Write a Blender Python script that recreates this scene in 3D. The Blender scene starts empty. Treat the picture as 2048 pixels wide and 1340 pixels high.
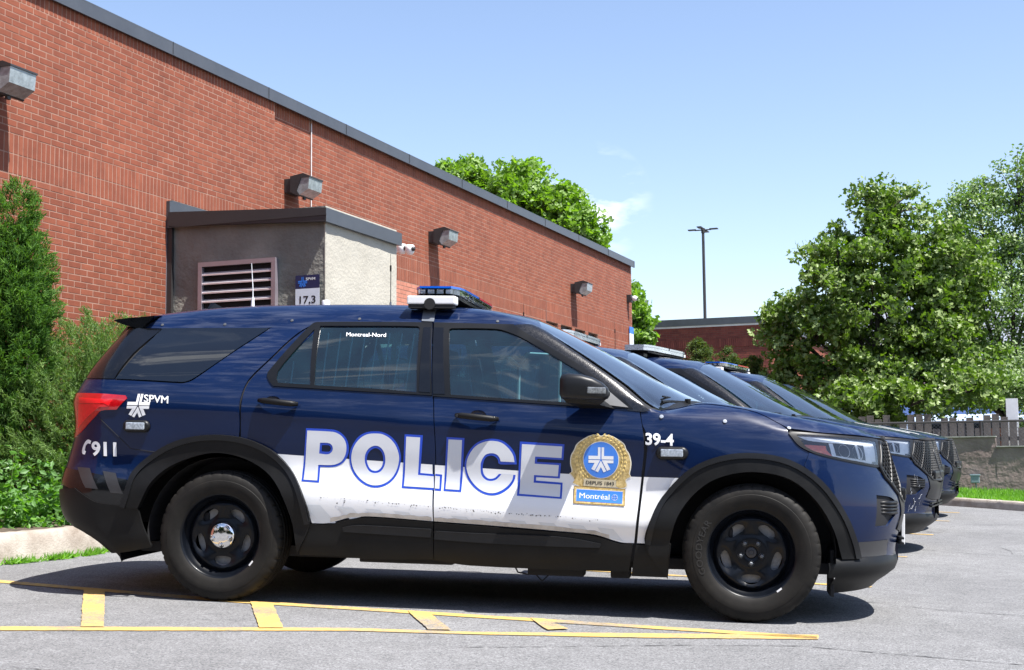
import bpy, bmesh, math, random
import numpy as np
from math import sin, cos, tan, pi, radians, degrees, atan2, sqrt, exp
from mathutils import Vector, Matrix, geometry
from mathutils.bvhtree import BVHTree
random.seed(7); np.random.seed(7)
scene = bpy.context.scene
col = scene.collection
# ------------------------------------------------------------------ camera, sky, sun, exposure
cd = bpy.data.cameras.new("camera"); cam = bpy.data.objects.new("camera", cd); col.objects.link(cam)
cd.sensor_width = 36.0; cd.lens = 36.0*2750/2048; cd.clip_start = .05; cd.clip_end = 3000
yaw, pitch, roll = radians(21.041), radians(5.280), radians(.6)
_f = Vector((-sin(yaw)*cos(pitch), cos(yaw)*cos(pitch), sin(pitch)))
_r = Vector((cos(yaw), sin(yaw), 0)); _u = _r.cross(_f)
_r2 = _r*cos(roll)-_u*sin(roll); _u2 = _r*sin(roll)+_u*cos(roll)
cam.matrix_world = Matrix(((_r2.x,_u2.x,-_f.x,0),(_r2.y,_u2.y,-_f.y,0),(_r2.z,_u2.z,-_f.z,.886),(0,0,0,1)))
scene.camera = cam
SUN_EL, SUN_AZ = radians(63), radians(-13)       # azimuth from +X towards +Y
sd = Vector((cos(SUN_EL)*cos(SUN_AZ), cos(SUN_EL)*sin(SUN_AZ), sin(SUN_EL)))
sl = bpy.data.lights.new("sun", 'SUN'); sun = bpy.data.objects.new("sun", sl); col.objects.link(sun)
sl.energy = 4.9; sl.angle = radians(.53); sl.color = (1, .965, .91)
sun.rotation_euler = sd.to_track_quat('Z', 'Y').to_euler()
world = bpy.data.worlds.new("World"); scene.world = world; world.use_nodes = True
wn = world.node_tree; bg = wn.nodes['Background']
sky = wn.nodes.new('ShaderNodeTexSky'); sky.sky_type = 'NISHITA'; sky.sun_disc = False
sky.sun_elevation = SUN_EL; sky.sun_rotation = radians(90)-SUN_AZ
sky.air_density = 1.0; sky.dust_density = .5; sky.ozone_density = 1.0; sky.altitude = 30
bg.inputs[1].default_value = .098
# a few small fair-weather clouds low in the sky
tc = wn.nodes.new('ShaderNodeTexCoord')
def wmath(op, a, b=None):
    n = wn.nodes.new('ShaderNodeMath'); n.operation = op
    for i, v in enumerate((a, b)):
        if v is None: continue
        if isinstance(v, (int, float)): n.inputs[i].default_value = v
        else: wn.links.new(v, n.inputs[i])
    return n.outputs[0]
cn = wn.nodes.new('ShaderNodeTexNoise'); cn.inputs['Scale'].default_value = 22; cn.inputs['Detail'].default_value = 7
mp = wn.nodes.new('ShaderNodeMapping'); mp.inputs['Scale'].default_value = (1, 1, 2.6)
wn.links.new(tc.outputs['Generated'], mp.inputs[0]); wn.links.new(mp.outputs[0], cn.inputs['Vector'])
cr_ = wn.nodes.new('ShaderNodeMapRange'); cr_.inputs['From Min'].default_value = .48; cr_.inputs['From Max'].default_value = .68
wn.links.new(cn.outputs['Fac'], cr_.inputs['Value'])
# low cloud bank: a band a little above the roofs, thickest around one heading
vd = wn.nodes.new('ShaderNodeVectorMath'); vd.operation = 'DISTANCE'; vd.inputs[1].default_value = (-0.2969, 0.9366, 0.1862); wn.links.new(tc.outputs['Generated'], vd.inputs[0])
cf = wn.nodes.new('ShaderNodeMapRange'); cf.inputs['From Min'].default_value = .012; cf.inputs['From Max'].default_value = .045; cf.inputs['To Min'].default_value = 1; cf.inputs['To Max'].default_value = 0; wn.links.new(vd.outputs['Value'], cf.inputs['Value'])
# broken cloud over the far side of the lot (what the bodywork mirrors)
cn2 = wn.nodes.new('ShaderNodeTexNoise'); cn2.inputs['Scale'].default_value = 4.5; cn2.inputs['Detail'].default_value = 8; cn2.inputs['Roughness'].default_value = .6; wn.links.new(mp.outputs[0], cn2.inputs['Vector'])
c2 = wn.nodes.new('ShaderNodeMapRange'); c2.inputs['From Min'].default_value = .54; c2.inputs['From Max'].default_value = .68; wn.links.new(cn2.outputs['Fac'], c2.inputs['Value'])
sp_ = wn.nodes.new('ShaderNodeSeparateXYZ'); wn.links.new(tc.outputs['Generated'], sp_.inputs[0])
c3 = wn.nodes.new('ShaderNodeMapRange'); c3.inputs['From Min'].default_value = .0; c3.inputs['From Max'].default_value = -.35; wn.links.new(sp_.outputs['Y'], c3.inputs['Value'])
back_ = wmath('MULTIPLY', c2.outputs[0], c3.outputs[0])
mixw = wn.nodes.new('ShaderNodeMixRGB'); mixw.inputs[2].default_value = (7.5, 7.8, 8.3, 1)
wn.links.new(wmath('MAXIMUM', wmath('MULTIPLY', cr_.outputs[0], cf.outputs[0]), back_), mixw.inputs[0]); 
skt = wn.nodes.new('ShaderNodeMixRGB'); skt.blend_type = 'MULTIPLY'; skt.inputs[0].default_value = 1; skt.inputs[2].default_value = (1.06, 1.0, 1.02, 1)
wn.links.new(sky.outputs[0], skt.inputs[1]); wn.links.new(skt.outputs[0], mixw.inputs[1])
wn.links.new(mixw.outputs[0], bg.inputs[0])
vs = scene.view_settings
vs.view_transform = 'Standard'; vs.look = 'None'; vs.exposure = 1.2; vs.gamma = 1; vs.use_curve_mapping = False
scene.render.engine = 'CYCLES'
scene.cycles.max_bounces = 8; scene.cycles.transparent_max_bounces = 16

# ------------------------------------------------------------------ materials
def nd(nt, t, **kw):
    n = nt.nodes.new(t)
    for k, v in kw.items(): setattr(n, k, v)
    return n
def M(name, colr, rough=.5, metal=0., coat=0., var=.12, vs=3., bump=0., bs=40., spec=.5, rvar=0., col2=None, dist=.01, tr=0.):
    m = bpy.data.materials.new(name); m.use_nodes = True; nt = m.node_tree; b = nt.nodes['Principled BSDF']
    tcn = nd(nt, 'ShaderNodeTexCoord'); nz = nd(nt, 'ShaderNodeTexNoise'); nz.inputs['Scale'].default_value = vs; nz.inputs['Detail'].default_value = 6
    nz.inputs['Roughness'].default_value = .62
    nt.links.new(tcn.outputs['Object'], nz.inputs['Vector'])
    mx = nd(nt, 'ShaderNodeMixRGB'); c = Vector(colr[:3])
    mx.inputs[1].default_value = (*(c*(1-var)), 1)
    mx.inputs[2].default_value = (*(Vector(col2[:3]) if col2 else c*(1+var)), 1)
    rg = nd(nt, 'ShaderNodeMapRange'); rg.inputs['From Min'].default_value = .3; rg.inputs['From Max'].default_value = .7
    nt.links.new(nz.outputs['Fac'], rg.inputs['Value']); nt.links.new(rg.outputs[0], mx.inputs[0])
    nt.links.new(mx.outputs[0], b.inputs['Base Color'])
    b.inputs['Roughness'].default_value = rough; b.inputs['Metallic'].default_value = metal
    b.inputs['Coat Weight'].default_value = coat; b.inputs['Coat Roughness'].default_value = .03
    b.inputs['Specular IOR Level'].default_value = spec
    if tr: b.inputs['Transmission Weight'].default_value = tr
    if rvar:
        r2 = nd(nt, 'ShaderNodeMapRange'); r2.inputs['To Min'].default_value = max(.02, rough-rvar); r2.inputs['To Max'].default_value = rough+rvar
        nt.links.new(nz.outputs['Fac'], r2.inputs['Value']); nt.links.new(r2.outputs[0], b.inputs['Roughness'])
    if bump:
        n2 = nd(nt, 'ShaderNodeTexNoise'); n2.inputs['Scale'].default_value = bs; n2.inputs['Detail'].default_value = 5
        nt.links.new(tcn.outputs['Object'], n2.inputs['Vector'])
        bp = nd(nt, 'ShaderNodeBump'); bp.inputs['Strength'].default_value = bump; bp.inputs['Distance'].default_value = dist
        nt.links.new(n2.outputs['Fac'], bp.inputs['Height']); nt.links.new(bp.outputs[0], b.inputs['Normal'])
    return m
def glass_mat(name, tint, diff=.02, rough=.0, dcol=(.2,.35,.4), ior=1.55):
    """thin window glass: fresnel reflection over a tinted see-through layer with a little dust"""
    m = bpy.data.materials.new(name); m.use_nodes = True; nt = m.node_tree; nt.nodes.clear()
    out = nd(nt, 'ShaderNodeOutputMaterial'); t = nd(nt, 'ShaderNodeBsdfTransparent'); t.inputs[0].default_value = (*tint, 1)
    g = nd(nt, 'ShaderNodeBsdfGlossy'); g.inputs['Roughness'].default_value = rough; g.inputs[0].default_value = (1,1,1,1)
    d = nd(nt, 'ShaderNodeBsdfDiffuse'); d.inputs[0].default_value = (*dcol, 1)
    fr = nd(nt, 'ShaderNodeFresnel'); fr.inputs[0].default_value = ior
    a = nd(nt, 'ShaderNodeMixShader'); b = nd(nt, 'ShaderNodeMixShader')
    tcn = nd(nt, 'ShaderNodeTexCoord'); nz = nd(nt, 'ShaderNodeTexNoise'); nz.inputs['Scale'].default_value = 9; nz.inputs['Detail'].default_value = 8
    nt.links.new(tcn.outputs['Object'], nz.inputs['Vector'])
    mu = nd(nt, 'ShaderNodeMath', operation='MULTIPLY'); mu.inputs[1].default_value = diff*2; nt.links.new(nz.outputs['Fac'], mu.inputs[0])
    nt.links.new(mu.outputs[0], a.inputs[0]); nt.links.new(t.outputs[0], a.inputs[1]); nt.links.new(d.outputs[0], a.inputs[2])
    # two glass faces: 2F/(1+F)
    m1 = nd(nt, 'ShaderNodeMath', operation='MULTIPLY'); m1.inputs[1].default_value = 2; nt.links.new(fr.outputs[0], m1.inputs[0])
    m2 = nd(nt, 'ShaderNodeMath', operation='ADD'); m2.inputs[1].default_value = 1; nt.links.new(fr.outputs[0], m2.inputs[0])
    m3 = nd(nt, 'ShaderNodeMath', operation='DIVIDE'); nt.links.new(m1.outputs[0], m3.inputs[0]); nt.links.new(m2.outputs[0], m3.inputs[1])
    nt.links.new(m3.outputs[0], b.inputs[0]); nt.links.new(a.outputs[0], b.inputs[1]); nt.links.new(g.outputs[0], b.inputs[2])
    nt.links.new(b.outputs[0], out.inputs[0])
    return m

# ------------------------------------------------------------------ object helpers
def link(o, parent=None):
    col.objects.link(o)
    if parent is not None: o.parent = parent
    return o
def tag(o, label=None, cat=None, group=None, kind=None):
    if label: o['label'] = label
    if cat: o['category'] = cat
    if group: o['group'] = group
    if kind: o['kind'] = kind
    return o
def empty(name, loc=(0,0,0), rz=0.):
    o = bpy.data.objects.new(name, None); col.objects.link(o); o.location = loc; o.rotation_euler = (0,0,rz); o.empty_display_size = .2
    return o
def mobj(name, V, F, mat, parent=None, smooth=False, normals=None):
    me = bpy.data.meshes.new(name); me.from_pydata([tuple(v) for v in V], [], [tuple(f) for f in F])
    if smooth: me.shade_smooth()
    if normals is not None:
        me.shade_smooth(); me.normals_split_custom_set_from_vertices([tuple(n) for n in normals])
    if mat: me.materials.append(mat)
    return link(bpy.data.objects.new(name, me), parent)
class MB:
    """collects boxes, tubes, lathes and sheets into one mesh"""
    def __init__(s): s.V = []; s.F = []
    def add(s, V, F):
        n = len(s.V); s.V += [tuple(v) for v in V]; s.F += [tuple(i+n for i in f) for f in F]; return s
    def box(s, a, b, Mx=None, bev=0.):
        x0,y0,z0 = a; x1,y1,z1 = b
        V = [(x0,y0,z0),(x1,y0,z0),(x1,y1,z0),(x0,y1,z0),(x0,y0,z1),(x1,y0,z1),(x1,y1,z1),(x0,y1,z1)]
        F = [(0,3,2,1),(4,5,6,7),(0,1,5,4),(1,2,6,5),(2,3,7,6),(3,0,4,7)]
        if bev:
            bm = bmesh.new(); vs_ = [bm.verts.new(v) for v in V]
            for f in F: bm.faces.new([vs_[i] for i in f])
            bmesh.ops.bevel(bm, geom=bm.edges[:], offset=bev, segments=2, affect='EDGES', profile=.6)
            bm.verts.index_update(); V = [v.co.copy() for v in bm.verts]; F = [[v.index for v in f.verts] for f in bm.faces]; bm.free()
        if Mx is not None: V = [Mx @ Vector(v) for v in V]
        return s.add(V, F)
    def tube(s, pts, rad, n=8, cap=True):
        pts = [Vector(p) for p in pts]; R = rad if hasattr(rad, '__len__') else [rad]*len(pts)
        V = []; F = []; up = None
        for i, p in enumerate(pts):
            t = (pts[min(i+1,len(pts)-1)]-pts[max(i-1,0)]).normalized()
            if up is None: up = t.orthogonal().normalized()
            up = (up-t*up.dot(t)).normalized(); w = t.cross(up)
            for k in range(n):
                a = 2*pi*k/n; V.append(p+(up*cos(a)+w*sin(a))*R[i])
        for i in range(len(pts)-1):
            for k in range(n):
                a = i*n+k; b = i*n+(k+1)%n; F.append((a, b, b+n, a+n))
        if cap: F.append(tuple(range(n))[::-1]); F.append(tuple(range((len(pts)-1)*n, len(pts)*n)))
        return s.add(V, F)
    def lathe(s, prof, n=24, axis='z', c=(0,0,0)):
        V = []; F = []
        for r, h in prof:
            for k in range(n):
                a = 2*pi*k/n; x, y = r*cos(a), r*sin(a)
                v = {'z':(x,y,h),'y':(x,h,y),'x':(h,x,y)}[axis]; V.append((v[0]+c[0], v[1]+c[1], v[2]+c[2]))
        for i in range(len(prof)-1):
            for k in range(n):
                a = i*n+k; b = i*n+(k+1)%n; f = (a, b, b+n, a+n); F.append(f if axis != 'y' else f[::-1])
        return s.add(V, F)
    def build(s, name, mat, parent=None, smooth=False): return mobj(name, s.V, s.F, mat, parent, smooth)
def autosmooth(o, ang=35):
    bm = bmesh.new(); bm.from_mesh(o.data)
    for f in bm.faces: f.smooth = True
    for e in bm.edges:
        if len(e.link_faces) == 2 and e.calc_face_angle(0) > radians(ang): e.smooth = False
    bm.to_mesh(o.data); bm.free(); return o
def copy_tree(o, parent=None, skip=()):
    c = o.copy(); col.objects.link(c); c.parent = parent
    for ch in list(o.children):
        if ch.name.split('.')[0] in skip: continue
        copy_tree(ch, c, skip)
    return c
def text_polys(body, bold=0., shear=0., spacing=1.):
    """flat triangles of a word, baseline at y=0, cap height about .72; returns verts, faces, width"""
    cu = bpy.data.curves.new('txt', 'FONT'); cu.body = body; cu.size = 1; cu.offset = bold; cu.shear = shear; cu.space_character = spacing; cu.resolution_u = 4
    ob = bpy.data.objects.new('txt', cu); col.objects.link(ob)
    dg = bpy.context.evaluated_depsgraph_get(); me = ob.evaluated_get(dg).to_mesh()
    V = [(v.co.x, v.co.y) for v in me.vertices]; F = [tuple(p.vertices) for p in me.polygons]
    ob.evaluated_get(dg).to_mesh_clear(); bpy.data.objects.remove(ob); bpy.data.curves.remove(cu)
    return V, F
def cdt(outer, holes, res):
    """triangulate polygon with holes, even interior points"""
    P = [list(p) for p in outer]; loops = [outer]+list(holes)
    pts = []; edges = []
    for L in loops:
        n0 = len(pts); m = []
        for i in range(len(L)):
            a = np.array(L[i]); b = np.array(L[(i+1) % len(L)]); k = max(1, int(np.ceil(np.linalg.norm(b-a)/res)))
            for j in range(k): m.append(tuple(a+(b-a)*j/k))
        pts += m; edges += [(n0+i, n0+(i+1) % len(m)) for i in range(len(m))]
    nb = len(pts); A = np.array(pts); mn = A.min(0); mx_ = A.max(0)
    xs = np.arange(mn[0], mx_[0], res); ys = np.arange(mn[1], mx_[1], res*.866)
    g = np.array([(x+(res/2 if j % 2 else 0), y) for j, y in enumerate(ys) for x in xs]) if len(xs) and len(ys) else np.zeros((0,2))
    def inside(Q):
        r = np.zeros(len(Q), bool)
        for L in loops:
            L = np.array(L); n = len(L)
            for i in range(n):
                x1,y1 = L[i]; x2,y2 = L[(i+1) % n]
                if y1 == y2: continue
                c = ((Q[:,1] < y1) != (Q[:,1] < y2)) & (Q[:,0] < (x2-x1)*(Q[:,1]-y1)/(y2-y1)+x1); r ^= c
        return r
    if len(g):
        g = g[inside(g)]
        if len(g):
            d = np.full(len(g), 9.)
            E = np.array([(pts[a], pts[b]) for a, b in edges])
            for (a, b) in E:
                ab = b-a; t = np.clip(((g-a)@ab)/max(ab@ab, 1e-12), 0, 1); q = a+t[:,None]*ab; d = np.minimum(d, np.hypot(*(g-q).T))
            g = g[d > res*.45]
    allp = [Vector(p) for p in pts]+[Vector(p) for p in g]
    v, e, f, ov, oe, of = geometry.delaunay_2d_cdt(allp, edges, [], 0, 1e-6)
    V2 = np.array([tuple(p) for p in v]); T = np.array([t for t in f])
    cen = V2[T].mean(1); T = T[inside(cen)]
    a = V2[T]; ar = np.cross(a[:,1]-a[:,0], a[:,2]-a[:,0]); T[ar < 0] = T[ar < 0][:, ::-1]
    # boundary loop edges of the result
    from collections import Counter
    ec = Counter()
    for t in T:
        for i in range(3): ec[(t[i], t[(i+1) % 3])] += 1
    bd = [(a, b) for (a, b) in ec if (b, a) not in ec]
    return V2, T, bd
def smoothloop(L, ang=38, n=4, closed=True):
    """Catmull-Rom through the points, corners sharper than ang stay corners"""
    L = [np.array(p, float) for p in L]; N = len(L); out = []
    def turn(i):
        a = L[i]-L[i-1]; b = L[(i+1) % N]-L[i]; c = np.dot(a, b)/max(np.linalg.norm(a)*np.linalg.norm(b), 1e-9); return degrees(math.acos(max(-1, min(1, c))))
    cor = [turn(i) > ang for i in range(N)]
    for i in range(N if closed else N-1):
        p1 = L[i]; p2 = L[(i+1) % N]; d = np.linalg.norm(p2-p1)
        m1 = (L[(i+1) % N]-L[i-1]); m1 = m1/max(np.linalg.norm(m1), 1e-9)*d if not cor[i] and (closed or i > 0) else (p2-p1)
        m2 = (L[(i+2) % N]-L[i]); m2 = m2/max(np.linalg.norm(m2), 1e-9)*d if not cor[(i+1) % N] and (closed or i < N-2) else (p2-p1)
        if (cor[i] and cor[(i+1) % N]): out.append(p1); continue
        for k in range(n):
            t = k/n; out.append((2*t**3-3*t**2+1)*p1+(t**3-2*t**2+t)*m1+(-2*t**3+3*t**2)*p2+(t**3-t**2)*m2)
    if not closed: out.append(L[-1])
    return out

# ================================================================== setting
GX, GY, GC = -.0366, .010, -.1304
def gz(x, y):
    x = min(max(x, -11), 9); y = min(max(y, -12), 34); return GX*x+GY*y+GC
def S(m): return m
def attr_mat(name, c1, c2, c3, rough=.85, bump=.3, bs=60, dist=.003, vscale=8.):
    """brick-like material: every piece has its own tone, with fine grain"""
    m = bpy.data.materials.new(name); m.use_nodes = True; nt = m.node_tree; b = nt.nodes['Principled BSDF']; b.inputs['Roughness'].default_value = rough
    at = nd(nt, 'ShaderNodeAttribute'); at.attribute_name = 'tone'; oi = nd(nt, 'ShaderNodeObjectInfo'); tcn = nd(nt, 'ShaderNodeNewGeometry')
    ad = nd(nt, 'ShaderNodeMath', operation='ADD'); nt.links.new(at.outputs['Fac'], ad.inputs[0]); nt.links.new(oi.outputs['Random'], ad.inputs[1])
    fr = nd(nt, 'ShaderNodeMath', operation='FRACT'); nt.links.new(ad.outputs[0], fr.inputs[0])
    rp = nd(nt, 'ShaderNodeValToRGB'); e = rp.color_ramp.elements; e[0].color = (*c1, 1); e[1].color = (*c3, 1); k = e.new(.55); k.color = (*c2, 1)
    nt.links.new(fr.outputs[0], rp.inputs[0])
    nz = nd(nt, 'ShaderNodeTexNoise'); nz.inputs['Scale'].default_value = vscale; nz.inputs['Detail'].default_value = 8; nt.links.new(tcn.outputs['Position'], nz.inputs['Vector'])
    mr = nd(nt, 'ShaderNodeMapRange'); mr.inputs['From Min'].default_value = .3; mr.inputs['From Max'].default_value = .7; mr.inputs['To Min'].default_value = .88; mr.inputs['To Max'].default_value = 1.10; nt.links.new(nz.outputs['Fac'], mr.inputs[0])
    nb = nd(nt, 'ShaderNodeTexNoise'); nb.inputs['Scale'].default_value = .7; nb.inputs['Detail'].default_value = 7; nb.inputs['Roughness'].default_value = .65; nt.links.new(tcn.outputs['Position'], nb.inputs['Vector'])
    mb_ = nd(nt, 'ShaderNodeMapRange'); mb_.inputs['From Min'].default_value = .35; mb_.inputs['From Max'].default_value = .65; mb_.inputs['To Min'].default_value = .90; mb_.inputs['To Max'].default_value = 1.06; nt.links.new(nb.outputs['Fac'], mb_.inputs[0])
    mm_ = nd(nt, 'ShaderNodeMath', operation='MULTIPLY'); nt.links.new(mr.outputs[0], mm_.inputs[0]); nt.links.new(mb_.outputs[0], mm_.inputs[1])
    mx = nd(nt, 'ShaderNodeMixRGB', blend_type='MULTIPLY'); mx.inputs[0].default_value = 1; nt.links.new(rp.outputs[0], mx.inputs[1]); nt.links.new(mm_.outputs[0], mx.inputs[2]); nt.links.new(mx.outputs[0], b.inputs['Base Color'])
    n2 = nd(nt, 'ShaderNodeTexNoise'); n2.inputs['Scale'].default_value = bs; n2.inputs['Detail'].default_value = 4; nt.links.new(tcn.outputs['Position'], n2.inputs['Vector'])
    bp = nd(nt, 'ShaderNodeBump'); bp.inputs['Strength'].default_value = bump; bp.inputs['Distance'].default_value = dist; nt.links.new(n2.outputs['Fac'], bp.inputs['Height']); nt.links.new(bp.outputs[0], b.inputs['Normal'])
    return m
# asphalt: worn grey binder full of light and dark aggregate
def asphalt():
    m = bpy.data.materials.new('old_asphalt'); m.use_nodes = True; nt = m.node_tree; b = nt.nodes['Principled BSDF']; b.inputs['Roughness'].default_value = .92; b.inputs['Specular IOR Level'].default_value = .25
    g = nd(nt, 'ShaderNodeNewGeometry'); P = g.outputs['Position']
    def noise(s, d=6, r=.6):
        n = nd(nt, 'ShaderNodeTexNoise'); n.inputs['Scale'].default_value = s; n.inputs['Detail'].default_value = d; n.inputs['Roughness'].default_value = r; nt.links.new(P, n.inputs['Vector']); return n.outputs['Fac']
    def ramp(x, a, b_, lo, hi):
        n = nd(nt, 'ShaderNodeMapRange'); n.inputs['From Min'].default_value = a; n.inputs['From Max'].default_value = b_; n.inputs['To Min'].default_value = lo; n.inputs['To Max'].default_value = hi; nt.links.new(x, n.inputs[0]); return n.outputs[0]
    def mul(a, b_):
        n = nd(nt, 'ShaderNodeMath', operation='MULTIPLY'); nt.links.new(a, n.inputs[0]); nt.links.new(b_, n.inputs[1]); return n.outputs[0]
    v = nd(nt, 'ShaderNodeTexVoronoi'); v.inputs['Scale'].default_value = 130; nt.links.new(P, v.inputs['Vector'])
    sp = ramp(v.outputs['Color'], 0, 1, .50, 1.60)
    fine = ramp(noise(260, 4), .35, .65, .72, 1.28)
    big = ramp(noise(.55, 7, .62), .3, .7, .85, 1.12); mid = mul(ramp(noise(6, 6), .35, .65, .92, 1.08), ramp(noise(2.3, 8, .7), .60, .72, 1.0, .80))
    t = mul(mul(sp, fine), mul(big, mid))
    c = nd(nt, 'ShaderNodeMixRGB', blend_type='MULTIPLY'); c.inputs[0].default_value = 1; c.inputs[1].default_value = (.166, .166, .169, 1); nt.links.new(t, c.inputs[2])
    nt.links.new(c.outputs[0], b.inputs['Base Color'])
    bp = nd(nt, 'ShaderNodeBump'); bp.inputs['Strength'].default_value = .6; bp.inputs['Distance'].default_value = .004; nt.links.new(mul(sp, fine), bp.inputs['Height']); nt.links.new(bp.outputs[0], b.inputs['Normal'])
    return m
ASPH = asphalt()
def worn_paint():
    m = asphalt(); m.name = 'worn_yellow_paint'; nt = m.node_tree; b = nt.nodes['Principled BSDF']
    src = b.inputs['Base Color'].links[0].from_socket; g = nd(nt, 'ShaderNodeNewGeometry')
    n1 = nd(nt, 'ShaderNodeTexNoise'); n1.inputs['Scale'].default_value = 26; n1.inputs['Detail'].default_value = 9; n1.inputs['Roughness'].default_value = .75; nt.links.new(g.outputs['Position'], n1.inputs['Vector'])
    n2 = nd(nt, 'ShaderNodeTexNoise'); n2.inputs['Scale'].default_value = 2.2; n2.inputs['Detail'].default_value = 4; nt.links.new(g.outputs['Position'], n2.inputs['Vector'])
    ad = nd(nt, 'ShaderNodeMath', operation='ADD'); nt.links.new(n1.outputs['Fac'], ad.inputs[0]); nt.links.new(n2.outputs['Fac'], ad.inputs[1])
    mr = nd(nt, 'ShaderNodeMapRange'); mr.inputs['From Min'].default_value = .92; mr.inputs['From Max'].default_value = 1.22; mr.inputs['To Max'].default_value = .85; nt.links.new(ad.outputs[0], mr.inputs[0])
    n3 = nd(nt, 'ShaderNodeTexNoise'); n3.inputs['Scale'].default_value = 160; nt.links.new(g.outputs['Position'], n3.inputs['Vector'])
    mx0 = nd(nt, 'ShaderNodeMixRGB'); mx0.inputs[1].default_value = (.46, .29, .075, 1); mx0.inputs[2].default_value = (.62, .42, .15, 1); nt.links.new(n3.outputs['Fac'], mx0.inputs[0])
    mx = nd(nt, 'ShaderNodeMixRGB'); nt.links.new(mr.outputs[0], mx.inputs[0]); nt.links.new(mx0.outputs[0], mx.inputs[1]); nt.links.new(src, mx.inputs[2]); nt.links.new(mx.outputs[0], b.inputs['Base Color'])
    return m
YEL = worn_paint()
CRK = M('dark_crack_ribbon', (.035, .035, .036), .95)  # one even dark tone for the crack ribbons
BRICK = attr_mat('red_brick', (.188, .047, .0215), (.214, .0545, .0250), (.242, .067, .032))
BRICKN = attr_mat('pale_replacement_brick', (.42, .16, .105), (.46, .18, .12), (.50, .205, .14))
BRICKD = attr_mat('darkened_red_brick', (.15, .035, .026), (.19, .045, .032), (.23, .060, .040))
MORT = M('pale_mortar', (.29, .145, .102), .95, var=.15, vs=4, bump=.4, bs=90, dist=.003, col2=(.36,.21,.155))
METAL = M('dark_grey_flashing', (.085, .092, .105), .42, .35, 0, .12, 2.5, rvar=.1)
METALD = M('brown_black_flashing', (.040, .037, .038), .5, .2, 0, .1, 3)
STUC = M('grey_stucco', (.190, .183, .166), .95, var=.22, vs=2.2, bump=.9, bs=26, dist=.014, col2=(.245,.235,.205))
STUCB = M('beige_stucco', (.40, .375, .315), .95, var=.05, vs=2.5, bump=.7, bs=30, dist=.010, col2=(.44,.415,.355))
ALU = M('mauve_grey_aluminium', (.36, .32, .36), .38, .55, 0, .08, 6)
ALUS = M('bright_louvre_blade', (.74, .70, .74), .30, .45, 0, .1, 8)
DARK = M('dark_void', (.008, .007, .008), .9)
LAMPH = M('lamp_housing_bronze', (.035, .036, .038), .5, .2, 0, .15, 9)
LAMPG = M('prismatic_lamp_lens', (.24, .27, .28), .25, .1, .4, .35, 14, bump=.5, bs=60, dist=.004)
WHT = M('white_enamel', (.78, .78, .78), .4)
NAVY = M('sign_navy', (.012, .020, .075), .4); SBLU = M('sign_blue', (.02, .16, .60), .4); SWHT = M('sign_white', (.66, .70, .78), .45); SBLK = M('sign_black', (.015, .015, .02), .5)
CONC = M('weathered_kerb_concrete', (.34, .28, .225), .95, var=.35, vs=3.5, bump=.9, bs=70, dist=.006, col2=(.46,.42,.37))
CONC2 = M('grey_concrete_wall', (.225, .170, .155), .95, var=.30, vs=1.5, bump=.9, bs=12, dist=.02, col2=(.30,.24,.22))
SOIL = M('planting_soil', (.085, .062, .045), 1, var=.4, vs=12, bump=1, bs=40, dist=.02)
TURF = M('turf_base', (.055, .10, .020), 1, var=.3, vs=9)
def leaf_mat(name, c1, c2, under, trans=.35, rough=.5, vs=1.3, spec=.35):
    """leaf with its own tone per leaf, paler underside and light coming through"""
    m = bpy.data.materials.new(name); m.use_nodes = True; nt = m.node_tree; b = nt.nodes['Principled BSDF']; out = nt.nodes['Material Output']
    at = nd(nt, 'ShaderNodeAttribute'); at.attribute_name = 'tone'; g = nd(nt, 'ShaderNodeNewGeometry')
    mx = nd(nt, 'ShaderNodeMixRGB'); mx.inputs[1].default_value = (*c1, 1); mx.inputs[2].default_value = (*c2, 1); nt.links.new(at.outputs['Fac'], mx.inputs[0])
    m2 = nd(nt, 'ShaderNodeMixRGB'); nt.links.new(g.outputs['Backfacing'], m2.inputs[0]); nt.links.new(mx.outputs[0], m2.inputs[1]); m2.inputs[2].default_value = (*under, 1)
    b.inputs['Roughness'].default_value = rough; b.inputs['Specular IOR Level'].default_value = spec; nt.links.new(m2.outputs[0], b.inputs['Base Color'])
    tr = nd(nt, 'ShaderNodeBsdfTranslucent'); hs = nd(nt, 'ShaderNodeMixRGB', blend_type='MULTIPLY'); hs.inputs[0].default_value = 1; hs.inputs[2].default_value = (1.5, 1.75, .45, 1); nt.links.new(mx.outputs[0], hs.inputs[1]); nt.links.new(hs.outputs[0], tr.inputs[0])
    ms = nd(nt, 'ShaderNodeMixShader'); ms.inputs[0].default_value = trans; nt.links.new(b.outputs[0], ms.inputs[1]); nt.links.new(tr.outputs[0], ms.inputs[2]); nt.links.new(ms.outputs[0], out.inputs[0])
    return m
MAPLE = leaf_mat('maple_leaf', (.055, .108, .014), (.145, .230, .032), (.235, .31, .11), .33, .45, spec=.35)
MAPLE2 = leaf_mat('fresh_maple_leaf', (.11, .21, .022), (.20, .33, .045), (.22, .33, .10), .38, .45)
POPL = leaf_mat('silvery_leaf', (.085, .150, .036), (.17, .26, .070), (.33, .42, .22), .35, .42, spec=.4)
CEDAR = leaf_mat('cedar_spray', (.060, .135, .022), (.15, .29, .050), (.045, .11, .022), .25, .6, spec=.2)
JUNI = leaf_mat('juniper_spray', (.095, .165, .045), (.23, .34, .11), (.09, .16, .05), .25, .6, spec=.2)
WEED = leaf_mat('weed_leaf', (.075, .19, .028), (.17, .34, .060), (.13, .25, .08), .40, .4)
YEW = leaf_mat('yew_spray', (.050, .085, .016), (.125, .155, .040), (.06, .10, .03), .25, .6, spec=.2)
GRASS = leaf_mat('grass_blade', (.10, .24, .022), (.20, .40, .050), (.12, .28, .03), .40, .5)
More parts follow.
